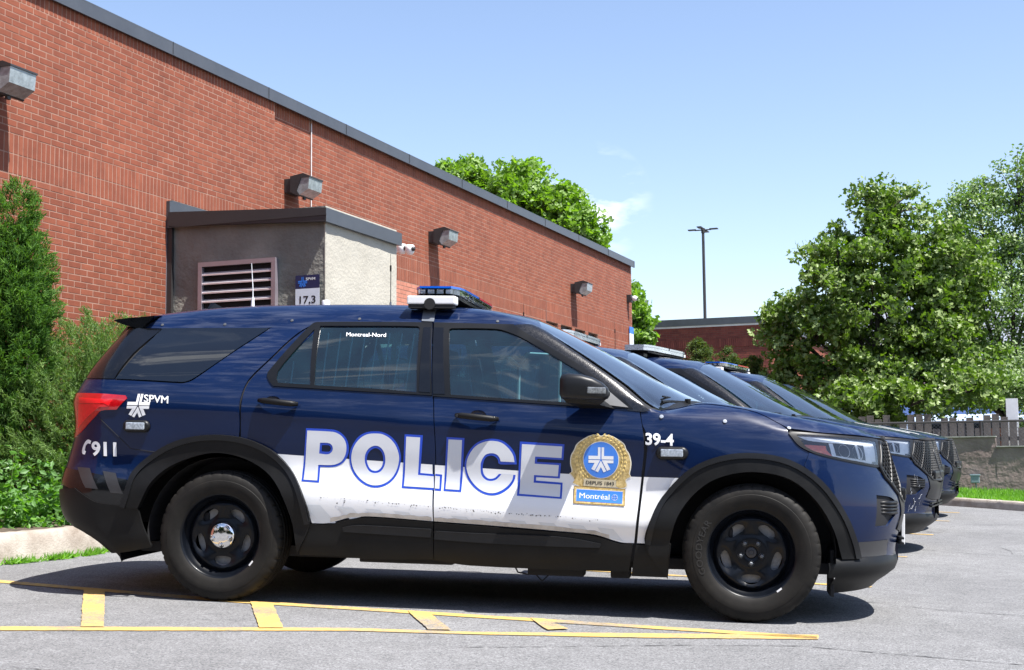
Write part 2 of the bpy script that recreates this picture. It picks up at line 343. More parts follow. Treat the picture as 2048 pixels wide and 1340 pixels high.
HEDG = leaf_mat('far_tree_leaf', (.025, .05, .012), (.05, .09, .02), (.05, .08, .03), .2, .6)
BARK = M('tree_bark', (.060, .048, .040), .95, var=.35, vs=9, bump=1, bs=30, dist=.02)
VIOL = M('small_violet_flower', (.30, .25, .60), .6)

def mesh_np(name, V, F, mat, parent=None, tone=None, smooth=False, per=4):
    """fast mesh from arrays; F has per corners a face; tone is one value a face"""
    me = bpy.data.meshes.new(name); V = np.asarray(V, np.float32); F = np.asarray(F, np.int32)
    me.vertices.add(len(V)); me.vertices.foreach_set('co', V.ravel()); me.loops.add(F.size); me.loops.foreach_set('vertex_index', F.ravel())
    me.polygons.add(len(F)); me.polygons.foreach_set('loop_start', np.arange(0, F.size, per, dtype=np.int32))
    if tone is not None:
        a = me.attributes.new('tone', 'FLOAT', 'FACE'); a.data.foreach_set('value', np.asarray(tone, np.float32))
    me.update(); me.validate()
    me.shade_smooth() if smooth else me.shade_flat()
    me.materials.append(mat)
    return link(bpy.data.objects.new(name, me), parent)
RNG = np.random.default_rng(11)
def unit(n):
    v = RNG.normal(size=(n, 3)); return v/np.linalg.norm(v, axis=1, keepdims=True)
def leaves(C, size, up=.5, shape='maple', dirs=None, aspect=.8):
    """one folded leaf at each centre"""
    n = len(C); N = unit(n)+np.array([0, 0, up]); N /= np.linalg.norm(N, axis=1, keepdims=True)
    A = unit(n) if dirs is None else dirs+unit(n)*.35; A -= N*(A*N).sum(1)[:, None]; A /= np.maximum(np.linalg.norm(A, axis=1, keepdims=True), 1e-6); B = np.cross(N, A)
    s = (size*RNG.uniform(.6, 1.3, n))[:, None]
    if shape == 'maple':      # five-lobed leaf as three kites
        k = [(0,-.45,0),(.50,-.12,.10),(.17,.02,.02),(.30,.45,.10),(0,.62,0),(-.30,.45,.10),(-.17,.02,.02),(-.50,-.12,.10)]
        F = [(0,1,2,6),(0,2,6,7),(2,3,4,6),(6,2,4,5)]
        F = [(0,1,2,2),]
        quads = [(0,1,2,6),(6,7,0,0)]
        V = np.stack([C+A*s*y+B*s*x+N*s*z for x, y, z in k], 1); idx = np.arange(n)[:, None]*8
        T = np.array([(0,1,2),(0,2,6),(0,6,7),(2,3,4),(2,4,6),(6,4,5)])
        F = (idx[:, :, None]+T[None]).reshape(-1, 3); return V.reshape(-1, 3), F, 3, 6
    if shape == 'oval':
        k = [(0,-.5,0),(aspect*.5,-.05,.08),(0,.5,-.04),(-aspect*.5,-.05,.08),(0,-.02,0)]
        V = np.stack([C+A*s*y+B*s*x+N*s*z for x, y, z in k], 1); idx = np.arange(n)[:, None]*5
        T = np.array([(0,1,4),(1,2,4),(2,3,4),(3,0,4)]); F = (idx[:, :, None]+T[None]).reshape(-1, 3); return V.reshape(-1, 3), F, 3, 4
    if shape == 'blade':
        k = [(-aspect*.5,0,0),(aspect*.5,0,0),(0,1,0)]
        V = np.stack([C+A*s*y+B*s*x+N*s*z for x, y, z in k], 1); idx = np.arange(n)[:, None]*3
        F = (idx[:, :, None]+np.array([(0,1,2)])[None]).reshape(-1, 3); return V.reshape(-1, 3), F, 3, 1
def foliage(name, C, size, mat, parent, up=.5, shape='maple', dirs=None, aspect=.8, tone=None):
    V, F, per, k = leaves(np.asarray(C), size, up, shape, dirs, aspect)
    t = RNG.uniform(0, 1, len(C)) if tone is None else np.clip(tone+RNG.normal(0, .22, len(C)), 0, 1)
    return tag(mesh_np(name, V, F, mat, parent, np.repeat(t, k), per=per), kind='stuff')
def tree(name, base, trunk_h, blobs, n_cl, per_cl, lsize, mat, label, cl_r=.45, trunk_r=.12, lean=(0,0), shape='maple', up=.5, seed=1, shell=.55, group=None, aspect=.8, cat='tree', bare=0):
    """trunk, limbs to every part of the crown, leaves in clumps round the twig ends"""
    global RNG
    RNG = np.random.default_rng(seed); rnd = random.Random(seed)
    root = empty(name, base); tag(root, label, cat, group)
    B = np.array([b[:3] for b in blobs]); R = np.array([b[3:6] for b in blobs]); vol = R.prod(1)**.67; pr = vol/vol.sum()
    cl = []
    for i in range(n_cl):
        k = RNG.choice(len(B), p=pr); d = unit(1)[0]; r = shell+(1-shell)*RNG.random()**.6
        if RNG.random() < .25: r *= RNG.uniform(.3, .9)
        cl.append(B[k]+d*R[k]*r)
    cl = np.array(cl)
    mb = MB(); top = np.array([lean[0], lean[1], trunk_h])
    ctr = B.mean(0); fork = top
    mb.tube([(0,0,-.1), (lean[0]*.4, lean[1]*.4, trunk_h*.5), tuple(top)], [trunk_r, trunk_r*.8, trunk_r*.65], 9)
    limbs = []
    for b in B:
        s = [top*(1-t)+(b+[0,0,-b[2]*.05])*t+np.array([rnd.uniform(-.1,.1), rnd.uniform(-.1,.1), .15*sin(pi*t)])*(1 if 0 < t < 1 else 0) for t in (0,.25,.5,.75,1)]
        rr = trunk_r*.5; mb.tube([tuple(p) for p in s], [rr, rr*.8, rr*.6, rr*.42, rr*.25], 6); limbs += s[1:]
    limbs = np.array(limbs)
    for c in cl[::max(1, len(cl)//260)]:
        d = np.linalg.norm(limbs-c, axis=1); a = limbs[np.argmin(d+np.where(limbs[:,2] > c[2], .4, 0))]; m_ = (a+c)/2+np.array([0,0,.08]); rr = trunk_r*.13
        mb.tube([tuple(a), tuple(m_), tuple(c)], [rr*1.3, rr, rr*.5], 4, False)
    mb.build('trunk', BARK, root, smooth=True)
    C = []; T = []
    for c in cl:
        n = int(per_cl*RNG.uniform(.5, 1.4)); r = cl_r*RNG.uniform(.6, 1.2); p = c+unit(n)*(r*RNG.random((n, 1))**.5)*np.array([1,1,.62]); C.append(p); T += [RNG.uniform(.2, .8)]*n
    foliage('crown', np.concatenate(C), lsize, mat, root, up, shape, tone=np.array(T), aspect=aspect)
    return root

# ---- ground
xs = np.concatenate([[-400,-150,-60,-25],np.linspace(-11,9,21),[20,60,150,400]]); ys = np.concatenate([[-400,-120,-40],np.linspace(-12,34,24),[60,120,250,600]])
V = [(x, y, gz(x, y)) for y in ys for x in xs]; nx = len(xs)
F = [(j*nx+i, j*nx+i+1, (j+1)*nx+i+1, (j+1)*nx+i) for j in range(len(ys)-1) for i in range(nx-1)]
tag(mobj('ground', V, F, ASPH), kind='structure')
MK = {'hline': [(-4.844, 5.515), (-3.323, 6.306), (-2.712, 6.488), (-1.91, 6.875), (-1.122, 7.253), (-1.098, 7.094), (-1.869, 6.726), (-2.68, 6.41), (-3.275, 6.215), (-4.753, 5.411)], 'uline': [(-6.202, 7.051), (-6.171, 7.07), (-5.537, 7.038), (-4.845, 7.036), (-4.329, 6.981), (-3.726, 7.072), (-3.127, 7.121), (-2.127, 7.165), (-1.12, 7.293), (-1.107, 7.203), (-2.085, 7.019), (-3.069, 6.989), (-3.666, 6.957), (-4.257, 6.866), (-4.762, 6.916), (-5.423, 6.894), (-6.089, 6.923)], 'b1': [(-5.477, 6.952), (-5.324, 6.954), (-4.389, 5.73), (-4.487, 5.675)], 'b2': [(-4.304, 6.942), (-4.159, 6.948), (-3.607, 6.128), (-3.71, 6.07)], 'b3': [(-3.35, 7.041), (-3.214, 7.023), (-2.837, 6.478), (-2.941, 6.42)], 'b4': [(-2.642, 7.095), (-2.557, 7.098), (-2.325, 6.803), (-2.407, 6.718)], 'n1': [(-1.175, 9.822), (-1.13, 9.779), (-1.129, 9.711), (-1.164, 9.724)], 'n2': [(-1.247, 12.444), (-1.153, 12.423), (-1.15, 12.343), (-1.237, 12.34)], 'n3': [(-1.524, 15.558), (-1.155, 15.483), (-1.143, 15.323), (-1.509, 15.395)], 'n4': [(-1.416, 18.265), (-1.134, 18.193), (-1.124, 18.027), (-1.404, 18.097)], 'n5': [(-1.321, 20.407), (-1.118, 20.357), (-1.11, 20.219), (-1.312, 20.267)], 'cr1': [(-1.147, 6.832), (-0.824, 6.801), (-0.56, 6.78), (-0.339, 6.773), (-0.127, 6.749)], 'cr2': [(-1.002, 8.851), (-0.86, 8.767), (-0.564, 8.672), (-0.283, 8.655), (-0.151, 8.656)], 'cr3': [(-1.198, 13.315), (-0.837, 13.187), (-0.574, 13.067), (-0.206, 13.026)], 'cr4': [(-1.26, 15.843), (-1.098, 15.785), (-1.022, 17.18)], 'cr5': [(-0.468, 14.147), (-0.335, 13.651), (-0.282, 13.089)], 'cr6': [(-0.93, 17.568), (-0.59, 17.617), (-0.272, 18.298)], 'cr7': [(-4.057, 4.624), (-3.927, 4.652), (-3.769, 4.643)], 'curbL': [(-6.906, 7.847), (-6.807, 8.039), (-6.797, 8.405), (-6.889, 8.93), (-7.142, 9.581), (-7.495, 10.413)], 'curbR': [(-2.93, 22.577), (-1.648, 22.416), (-1.015, 22.097), (-0.311, 21.41)], 'under': [(-5.311, 9.58), (-2.29, 9.573)]}
def ragged(L, step=.05, amp=.002):
    out = []
    for a, b in zip(L, L[1:]+L[:1]):
        a = np.array(a); b = np.array(b); n = max(1, int(np.linalg.norm(b-a)/step))
        for k in range(n): out.append(tuple(a+(b-a)*k/n+np.random.normal(0, amp, 2)))
    return out
def marking(name, L, mat, dz=.004, amp=.002, kind='structure'):
    R_ = ragged(L, amp=amp); V2, T, bd = cdt(R_, [], .5)
    o = mobj(name, [(x, y, gz(x, y)+dz) for x, y in V2], [tuple(t) for t in T], mat); tag(o, kind=kind); return o
def band(x0, y0, x1, y1, w):
    a = np.array((x0, y0)); b = np.array((x1, y1)); d = (b-a)/np.linalg.norm(b-a); n = np.array((-d[1], d[0]))*w/2; return [tuple(a-n), tuple(b-n), tuple(b+n), tuple(a+n)]
marking('road_marking', MK['hline'], YEL)
marking('road_marking', [(-6.6,7.12),(-6.171,7.09),(-5.3,7.03),(-4.4,6.99),(-3.4,7.06),(-2.127,7.14),(-1.12,7.20),(-1.107,7.10),(-2.085,7.03),(-3.4,6.95),(-4.4,6.88),(-5.3,6.92),(-6.6,7.01)], YEL, .004)
for k in ('b1', 'b2', 'b3', 'b4'): marking('road_marking', MK[k], YEL, .008)
for yb in (9.77, 12.40, 15.42, 18.13, 20.30): marking('road_marking', band(-6.9, yb, -1.14, yb-.02, .085), YEL)
# cracks: thin wandering fissures
def crack(L, w=.008):
    P = []; 
    for a, b in zip(L[:-1], L[1:]):
        a = np.array(a); b = np.array(b); n = max(2, int(np.linalg.norm(b-a)/.035))
        for k in range(n): P.append(a+(b-a)*k/n)
    P = np.array(P); P += np.cumsum(np.random.normal(0, .003, P.shape), 0)*.6+np.random.normal(0, .004, P.shape)
    V = []; F = []
    for i, p in enumerate(P):
        ww = w*random.choice((.15,.3,.5,.8,1,1.4)); V += [(p[0], p[1]-ww/2, gz(*p)+.003), (p[0], p[1]+ww/2, gz(*p)+.003)]
    for i in range(len(P)-1): F.append((2*i, 2*i+2, 2*i+3, 2*i+1))
    tag(mobj('asphalt_crack', V, F, CRK), kind='structure')
crack([(-2.6,6.0),(-1.6,6.62),(-1.147,6.832),(-.824,6.801),(-.56,6.78),(-.339,6.773),(-.127,6.749),(.6,6.72)], .012); crack([(-3.2,9.1),(-1.002,8.851),(-.86,8.767),(-.564,8.672),(-.283,8.655),(.5,8.66)], .011)
crack([(-2.5,13.6),(-1.198,13.315),(-.837,13.187),(-.574,13.067),(-.206,13.026),(.6,12.9)], .014); crack(MK['cr4'], .03); crack(MK['cr5'], .03); crack(MK['cr6'], .02); crack([(-5.0,4.5),(-4.057,4.624),(-3.927,4.652),(-3.5,4.7)], .008)
# ---- kerbs
def kerb(name, L, w, h, side, label, group=None, slope=.04):
    """concrete kerb swept along L; the bank is on `side` (+1 left of travel)"""
    P = np.array(smoothloop(L, 60, 8, closed=False)); V = []; F = []
    for i, p in enumerate(P):
        t = P[min(i+1, len(P)-1)]-P[max(i-1, 0)]; t /= np.linalg.norm(t); n = np.array((-t[1], t[0]))*side
        for d, z in ((0,-.05), (0,.01), (slope*.6, h*.6), (slope, h-.015), (slope+.02, h), (w-.02, h), (w, h-.015), (w, -.05)):
            q = p+n*d; zz = gz(*p)+z+random.gauss(0, .0025); V.append((q[0]+random.gauss(0,.002), q[1], zz))
    for i in range(len(P)-1):
        for k in range(7):
            f = (i*8+k, i*8+k+1, (i+1)*8+k+1, (i+1)*8+k); F.append(f if side > 0 else f[::-1])
    F += [tuple(range(8)), tuple(range((len(P)-1)*8, len(P)*8))]
    o = mobj(name, V, F, CONC); autosmooth(o, 50); return tag(o, kind='structure')
KL = [(-6.95,4.8),(-6.93,6.8),(-6.90,7.85),(-6.86,8.4),(-6.93,9.0),(-7.16,9.6),(-7.30,10.4),(-7.32,12.0),(-7.32,13.2)]
kerb('kerb', KL, .24, .215, 1, '', slope=.05)
kerb('kerb', [(-7.0,24.2),(-3.6,22.95),(-1.648,22.416),(-1.015,22.05),(-.311,21.45),(1.2,20.3),(3.0,18.9)], .16, .13, 1, '', slope=.02)
# raised bed behind the left kerb
V = []; F = []; P = np.array(smoothloop(KL, 60, 8, closed=False))
for p in P:
    for k, t in enumerate((0,.25,.5,.75,1)): x = (p[0]-.20)*(1-t)+(-9.42)*t; V.append((x, p[1], gz(*p)+.17+.06*sin(pi*t)+random.uniform(-.01,.01)))
for i in range(len(P)-1):
    for k in range(4): F.append((i*5+k, i*5+5+k, i*5+6+k, i*5+1+k))
tag(mobj('planting_bed', V, F, SOIL, smooth=True), kind='structure')
# grass bank on the right
V = [(-7.1,24.3,0),(-3.6,23.1,0),(-1.648,22.56,0),(-1.0,22.2,0),(-.3,21.6,0),(1.2,20.45,0),(3.0,19.05,0),(3.0,26.0,0),(-7.1,26.0,0)]
V = [(x, y, gz(x, y)+(.10 if y < 25.9 else .07)) for x, y, z in V]; tag(mobj('grass_bank', V, [tuple(range(9))], TURF), kind='structure')
n = 26000; gxx = RNG.uniform(-3.2, 1.0, n); lo = np.interp(gxx, [-3.6,-1.65,-1,-.3,1.2], [23.1,22.58,22.22,21.62,20.47]); gyy = lo+(25.96-lo)*RNG.random(n)**1.5
Cg = np.stack([gxx, gyy, [gz(a, b)+.09 for a, b in zip(gxx, gyy)]], 1); dz = np.tile([0, 0, 1.], (n, 1))+RNG.normal(0, .25, (n, 3))*[1, 1, 0]
def blades(name, C, h, mat, dirs, aspect=.12, parent=None):
    V, F, per, k = leaves(C, h, 0, 'blade', dirs, aspect); return tag(mesh_np(name, V, F, mat, parent, RNG.uniform(0, 1, len(C)), per=per), kind='stuff')
tag(blades('grass', Cg, .11, GRASS, dz, .16), 'bright green grass strip between the far kerb and the concrete wall', 'grass')
# weeds in the kerb joint on the left
Pk = np.array(smoothloop(KL, 60, 8, closed=False)); n = 2600; ii = RNG.uniform(7, len(Pk)-22, n); base = np.stack([np.interp(ii, range(len(Pk)), Pk[:, 0]), np.interp(ii, range(len(Pk)), Pk[:, 1])], 1)
amp = .2+.8*(np.sin(ii*1.7)*np.sin(ii*.6+1) > -.1); keep = RNG.random(n) < amp; base = base[keep]; n = len(base)
C_ = np.stack([base[:, 0]+RNG.normal(.02, .02, n), base[:, 1], [gz(a, b)+.005 for a, b in base]], 1); tag(blades('weed_fringe', C_, .055, GRASS, np.tile([.3, 0, .8], (n, 1))+RNG.normal(0, .5, (n, 3)), .25), 'fringe of weeds growing along the foot of the left kerb', 'weeds')

# ---- brick police building
XW = -9.4336; bld = empty('brick_building', (XW, 4, 0)); tag(bld, 'long red brick building with dark metal roof edge, filling the left of the picture', 'building')
def off(o, p=(XW, 4, 0)): o.location = (-p[0], -p[1], -p[2]); return o
CO = .0677
wins = [(21.51,22.37),(26.48,27.23),(27.41,28.18),(28.35,29.09),(29.3,30.0)]
mb = MB(); zt_ = 5.80
edges_y = [(-1, 15.70, .030), (15.70, 16.728, -.012), (16.728, 32.86, 0)]
for y0, y1, dx in edges_y:
    cuts = [w for w in wins if y0 <= w[0] < y1]; y = y0
    for w in cuts:
        mb.box((-22 if y == y0 else XW-.4, y, -.5), (XW+dx-.0024, w[0], 3.777)); mb.box((XW-.4, w[0], -.5), (XW+dx-.0024, w[1], 3.10)); y = w[1]
    mb.box((XW-.4, y, -.5), (XW+dx-.0024, y1, 3.777)); mb.box((XW-.4, y0, 3.777), (XW+dx-.0024, y1, zt_))
off(mb.build('mortar_wall', MORT, bld))
mb = MB(); mb.box((-24, -1, -.5), (XW-.4, 32.85, 5.6)); off(mb.build('building_core', BRICKD, bld))
for w in wins:
    mb = MB().box((XW-.16, w[0], 3.10), (XW-.12, w[1], 3.777)); wo = off(mb.build('window', DARK, bld)); wl = MB().box((XW-.12, (w[0]+w[1])/2-.02, 3.10), (XW-.10, (w[0]+w[1])/2+.02, 3.777)).box((XW-.12, w[0], 3.73), (XW-.09, w[1], 3.777)); o = wl.build('window_frame', METALD, wo)
BR = []   # (y0,y1,z0,z1,dx)
def xoff(y): return .030 if y < 15.70 else (-.012 if y < 16.728 else 0)
def inwin(y0, y1, z0, z1): return any(y1 > a and y0 < b and z1 > 3.10 and z0 < 3.777 for a, b in wins)
BL, J = .2032, .0085
def course(z, ph, zlo=0):
    y = -.9+ph
    while y < 32.80:
        y1 = min(y+BL-J, 32.855)
        for a, b in ((y, y1),):
            for c in (15.70, 16.728):
                if a < c < b: 
                    if c-a > .03: BR.append((a, c-.004, z, z+CO-J))
                    a = c+.004
            if b-a > .03 and not inwin(a, b, z, z+CO-J): BR.append((a, b, z, z+CO-J))
            elif b-a > .03:
                for w0, w1 in wins:
                    if a < w0 < b: BR.append((a, w0-.003, z, z+CO-J))
                    if a < w1 < b: BR.append((w1+.003, b, z, z+CO-J))
        y += BL
zc = 3.777-CO; i = 0
while zc > .15: course(zc, (i % 2)*BL/2); zc -= CO; i += 1
for k in range(20): course(4.183+J/2+k*CO, (k % 2)*BL/2)
for z0 in (3.777+J*.5, 3.980+J*.5, 4.183+J/2+20*CO):
    y = -.9
    while y < 32.8:
        if not any(y < c < y+.0677-J for c in (15.70, 16.728)): BR.append((y, y+.0677-J, z0, z0+.2032-J))
        y += .0677
BR = np.array(BR)
# where the annex stands, and below ground, nothing is laid
m_ = ~((BR[:, 0] > 13.38) & (BR[:, 1] < 15.12) & (BR[:, 2] < 3.6)); BR = BR[m_]
pale = (BR[:, 0] > 15.2) & (BR[:, 1] < 20.58) & (BR[:, 3] < 3.785) & ((BR[:, 1] < 20.33) | (BR[:, 2] > 3.55)) & (BR[:, 2] > 2.4)
CAMX = Vector((0, 0, .886))
dist = np.hypot(BR[:, 0]-0, 9.43)
vis = (BR[:, 0] > 10.62) & (BR[:, 2] > 2.75) & (BR[:, 2] < 5.0) & (BR[:, 1] < 13.34)
zvis = 5.9
order = np.argsort(np.where(vis, BR[:, 0], 99)); near = order[:290]; near = near[vis[near]]
isn = np.zeros(len(BR), bool); isn[near] = True
def bricks_mesh(name, B, mat):
    n = len(B); jit = RNG.uniform(-.0008, .0008, n); xo = np.array([xoff(b[0]+.001) for b in B]); c = .0025
    x0 = XW+xo-.03; x1 = XW+xo+jit
    V = np.zeros((n, 8, 3)); 
    for k, (a, b_, c_) in enumerate(((0,0,0),(0,1,0),(0,1,1),(0,0,1),(1,0,0),(1,1,0),(1,1,1),(1,0,1))):
        V[:, k, 0] = (x1 if a else x0); V[:, k, 1] = np.where(b_, B[:, 1], B[:, 0])+(0 if not a else (-c if b_ else c)); V[:, k, 2] = np.where(c_, B[:, 3], B[:, 2])+(0 if not a else (-c if c_ else c))
    V[:, :, 0] -= XW; V[:, :, 1] -= 4
    T = np.array([(4,5,6,7),(0,1,5,4),(1,2,6,5),(2,3,7,6),(3,0,4,7)]); F = (np.arange(n)[:, None, None]*8+T[None]).reshape(-1, 4)
    o = mesh_np(name, V.reshape(-1, 3), F, mat, bld, np.repeat(RNG.random(n), 5)); return tag(o, kind='stuff')
bricks_mesh('brickwork', BR[~isn & ~pale], BRICK); bricks_mesh('pale_brickwork', BR[~isn & pale], BRICKN)
cache = {}
for k in near:
    y0, y1, z0, z1 = BR[k]; key = (round(y1-y0, 3), round(z1-z0, 3))
    if key not in cache:
        w, h = key; c = .0025; mb = MB().add([(-.03,0,0),(-.03,w,0),(-.03,w,h),(-.03,0,h),(0,c,c),(0,w-c,c),(0,w-c,h-c),(0,c,h-c)], [(4,5,6,7),(0,1,5,4),(1,2,6,5),(2,3,7,6),(3,0,4,7)])
        o = mb.build('brick', BRICK, bld); cache[key] = o.data
    else: o = link(bpy.data.objects.new('brick', cache[key]), bld)
    o.location = (xoff(y0)+random.uniform(-.0008,.0008), y0-4, z0)
# caulked control joints
off(MB().tube([(XW+.004, 16.735, 3.6), (XW+.004, 16.735, 5.66)], .007, 6).build('sealant_joint', WHT, bld)); off(MB().box((XW-.002, 26.485, .2), (XW+.0025, 26.50, 4.18)).build('sealant_joint', METALD, bld))
sy = [-1., 2.5, 4.7, 6.85, 9.02, 11.17, 13.33, 15.48, 17.65, 19.81, 21.97, 24.17, 26.31, 28.5, 30.71, 32.90]
for a, b in zip(sy[:-1], sy[1:]):
    mb = MB().box((XW-.35, a+.003, 5.835), (XW+.075, b-.003, 5.853)).box((XW+.058, a+.003, 5.690), (XW+.075, b-.003, 5.836)).box((XW+.075, a+.003, 5.690), (XW+.084, b-.003, 5.698)).box((XW+.0755, b-.010, 5.692), (XW+.083, b-.003, 5.853))
    off(mb.build('roof_edge_panel', METAL, bld))
# ---- wall lights
def wall_light(y, z, label, body_x=0.):
    r = empty('wall_light', (XW+.0+xoff(y), y, z)); tag(r, label, 'wall light', 'bronze flood lights along the brick wall')
    MB().box((0,-.02,-.215), (.125,.30,-.025), bev=.008).build('mounting_box', LAMPH, r)
    # housing: hood on top with sloping back, open towards the lens
    V = []; 
    for y_ in (-.035, .345): V += [(.10,y_,.0),(.30,y_,.03),(.40,y_,-.012),(.40,y_,-.03),(.27,y_,-.03),(.20,y_,-.20),(.245,y_,-.265),(.225,y_,-.275),(.10,y_,-.215)]
    n = 9; F = [tuple(range(n))[::-1], tuple(range(n, 2*n))]+[(i, (i+1) % n, n+(i+1) % n, n+i) for i in range(n)]
    MB().add(V, F).build('housing', LAMPH, r)
    V = []
    for y_ in (-.025, .335): V += [(.272,y_,-.03),(.390,y_,-.03),(.375,y_,-.185),(.245,y_,-.26),(.203,y_,-.20)]
    n = 5; F = [tuple(range(n))[::-1], tuple(range(n, 2*n))]+[(i, (i+1) % n, n+(i+1) % n, n+i) for i in range(n)]
    MB().add(V, F).build('lens', LAMPG, r)
    MB().box((.20,.12,-.30), (.235,.17,-.262), bev=.006).build('photocell', LAMPH, r)
    return r
wall_light(10.25, 4.72, 'flood light on the brick wall cut by the left edge of the picture'); wall_light(16.04, 4.76, 'flood light above the flat roof of the stucco annex')
wall_light(20.70, 4.76, 'flood light on the wall just right of the white security cameras'); wall_light(28.10, 4.75, 'small far flood light above the row of narrow windows')
# ---- stucco annex
an = empty('stucco_annex', (-8.4, 13.36, 0)); tag(an, 'small grey and beige stucco annex with louvred vent and black roof edge', 'annex')
AO = (-8.4, 13.36, 0)
def ao(o): o.location = (-AO[0], -AO[1], -AO[2]); return o
# grey face with a rough hand-trowelled surface, and the beige end wall
def rough_sheet(name, fn, nu, nv, mat, amp, sc):
    from mathutils import noise
    V = []; F = []
    for j in range(nv+1):
        for i in range(nu+1):
            p, n = fn(i/nu, j/nv); a = noise.fractal(Vector(p)*sc, 1., 2.2, 5)*amp; V.append(tuple(np.array(p)+np.array(n)*a))
    for j in range(nv):
        for i in range(nu): a = j*(nu+1)+i; F.append((a, a+1, a+nu+2, a+nu+1))
    return ao(mobj(name, V, F, mat, an, smooth=True))
rough_sheet('grey_stucco_face', lambda u, v: ((-9.34+u*1.995, 13.356, -.2+v*3.95), (0,-1,0)), 110, 190, STUC, .010, 3.2)
rough_sheet('beige_stucco_face', lambda u, v: ((-7.345, 13.356+u*1.80, -.2+v*3.95), (1,0,0)), 90, 160, STUCB, .006, 3.)
ao(MB().tube([(-7.349,13.360,z) for z in np.linspace(-.2, 3.6, 60)], [.010+.003*random.random() for _ in range(60)], 6).build('pale_corner_bead', STUCB, an))
ao(MB().box((-9.36,13.40,-.2), (-7.38,15.14,3.70)).build('annex_core', STUC, an))
def cap(V, name, mat): return ao(MB().add(V, [(0,1,2,3),(4,7,6,5),(0,4,5,1),(1,5,6,2),(2,6,7,3),(3,7,4,0)]).build(name, mat, an))
y_ = 13.27
cap([(-9.36,y_,3.650),(-7.29,y_,3.556),(-7.29,y_,3.712),(-9.36,y_,3.815),(-9.36,y_+.04,3.650),(-7.33,y_+.04,3.556),(-7.33,y_+.04,3.712),(-9.36,y_+.04,3.815)], 'roof_edge', METALD)
cap([(-7.29,y_,3.556),(-7.29,15.20,3.556),(-7.29,15.20,3.712),(-7.29,y_,3.712),(-7.33,y_+.04,3.556),(-7.33,15.16,3.556),(-7.33,15.16,3.712),(-7.33,y_+.04,3.712)], 'roof_edge', METAL)
cap([(-9.36,y_+.02,3.79),(-7.31,y_+.02,3.69),(-7.31,15.18,3.69),(-9.36,15.18,3.79),(-9.36,y_+.02,3.81),(-7.31,y_+.02,3.705),(-7.31,15.18,3.705),(-9.36,15.18,3.81)], 'flat_roof', METALD)
ao(MB().box((-9.36,y_-.006,3.628), (-7.285,y_+.0,3.640)).build('drip_edge', METALD, an)).rotation_euler = (0, 0, 0)
ao(MB().box((XW+.03,13.36,3.62), (XW+.055,15.15,3.97)).box((XW+.03,13.29,3.63), (-9.355,13.345,3.95)).build('wall_flashing', METAL, an))
ao(MB().box((XW+.032,13.30,-.2), (-9.405,13.32,3.63)).build('pale_flashing_strip', ALU, an)); ao(MB().box((-9.40,13.31,-.2), (-9.335,13.36,3.63)).build('black_downpipe', METALD, an))
# louvred vent
def frame_box(name, x0, x1, z0, z1, w, y0, y1, mat):
    mb = MB(); mb.box((x0,y0,z1-w), (x1,y1,z1)).box((x0,y0,z0), (x1,y1,z0+w)).box((x0,y0,z0+w+.001), (x0+w,y1,z1-w-.001)).box((x1-w,y0,z0+w+.001), (x1,y1,z1-w-.001)); return ao(mb.build(name, mat, an))
fr_ = frame_box('vent_frame', -8.958, -7.942, 2.15, 3.199, .052, 13.285, 13.352, ALU)
ao(MB().box((-8.93,13.332,2.17), (-7.97,13.340,3.18)).build('vent_backing', DARK, an))
for k in range(9):
    z = 3.060-k*.104
    V = [(-8.906,13.292,z-.018),(-7.994,13.292,z-.018),(-7.994,13.292,z),(-8.906,13.292,z),(-8.906,13.328,z+.026),(-7.994,13.328,z+.026)]
    ao(MB().add(V, [(0,1,2,3),(3,2,5,4)]).build('louvre_blade', ALUS, an))
# sign on the annex
sg = empty('wall_sign', (-7.56, 13.335, 2.7)); tag(sg, 'small navy and white sign reading SPVM and 17,3 beside the vent', 'sign')
def sb(x0, x1, z0, z1, y, mat, name): o = MB().box((x0+7.56, y-13.335, z0-2.7), (x1+7.56, y+.003-13.335, z1-2.7)).build(name, mat, sg); return o
sb(-7.708,-7.405,2.30,2.829,13.330,SWHT,'sign_panel'); sb(-7.708,-7.405,2.8292,2.980,13.330,NAVY,'sign_panel')
def flat_text(body, x0, x1, z0, h, y, mat, parent, o3, bold=.015, cap_=.73, name='lettering'):
    V, F = text_polys(body, bold); xs_ = [v[0] for v in V]; a, b = min(xs_), max(xs_)
    P = [(x0+(x1-x0)*(v[0]-a)/(b-a)-o3[0], y-o3[1], z0+h*v[1]/cap_-o3[2]) for v in V]; return mobj(name, P, [tuple(f) for f in F], mat, parent)
SO = (-7.56, 13.335, 2.7)
flat_text('17,3', -7.655, -7.452, 2.665, .085, 13.3285, SBLK, sg, SO, .02); flat_text('SPVM', -7.575, -7.458, 2.922, .030, 13.3285, WHT, sg, SO, .02)
def flat_star(cx, cz, s, y, mat, parent, o3):
    for b in ([(-.045,.03),(-.045,1.0),(-.245,1.0),(-.245,.315),(-1.0,.315),(-1.0,.04),(-.09,.04)], [(.045,.03),(.09,.04),(1.0,.04),(1.0,.315),(.245,.315),(.245,1.0),(.045,1.0)],
              [(-1.0,-.02),(-1.0,-.25),(-.50,-.25),(-.76,-.74),(-.50,-.86),(-.09,-.07),(-.09,-.02)], [(1.0,-.02),(.09,-.02),(.09,-.07),(.50,-.86),(.76,-.74),(.50,-.25),(1.0,-.25)], [(0.,-.06),(-.44,-.89),(-.22,-.99),(0,-.56),(.22,-.99),(.44,-.89)]):
        P = [(cx+a*s-o3[0], y-o3[1], cz+c*s-o3[2]) for a, c in b]; mobj('emblem_bar', P, [tuple(range(len(P)))], mat, parent)
flat_star(-7.617, 2.902, .058, 13.3285, SBLU, sg, SO)
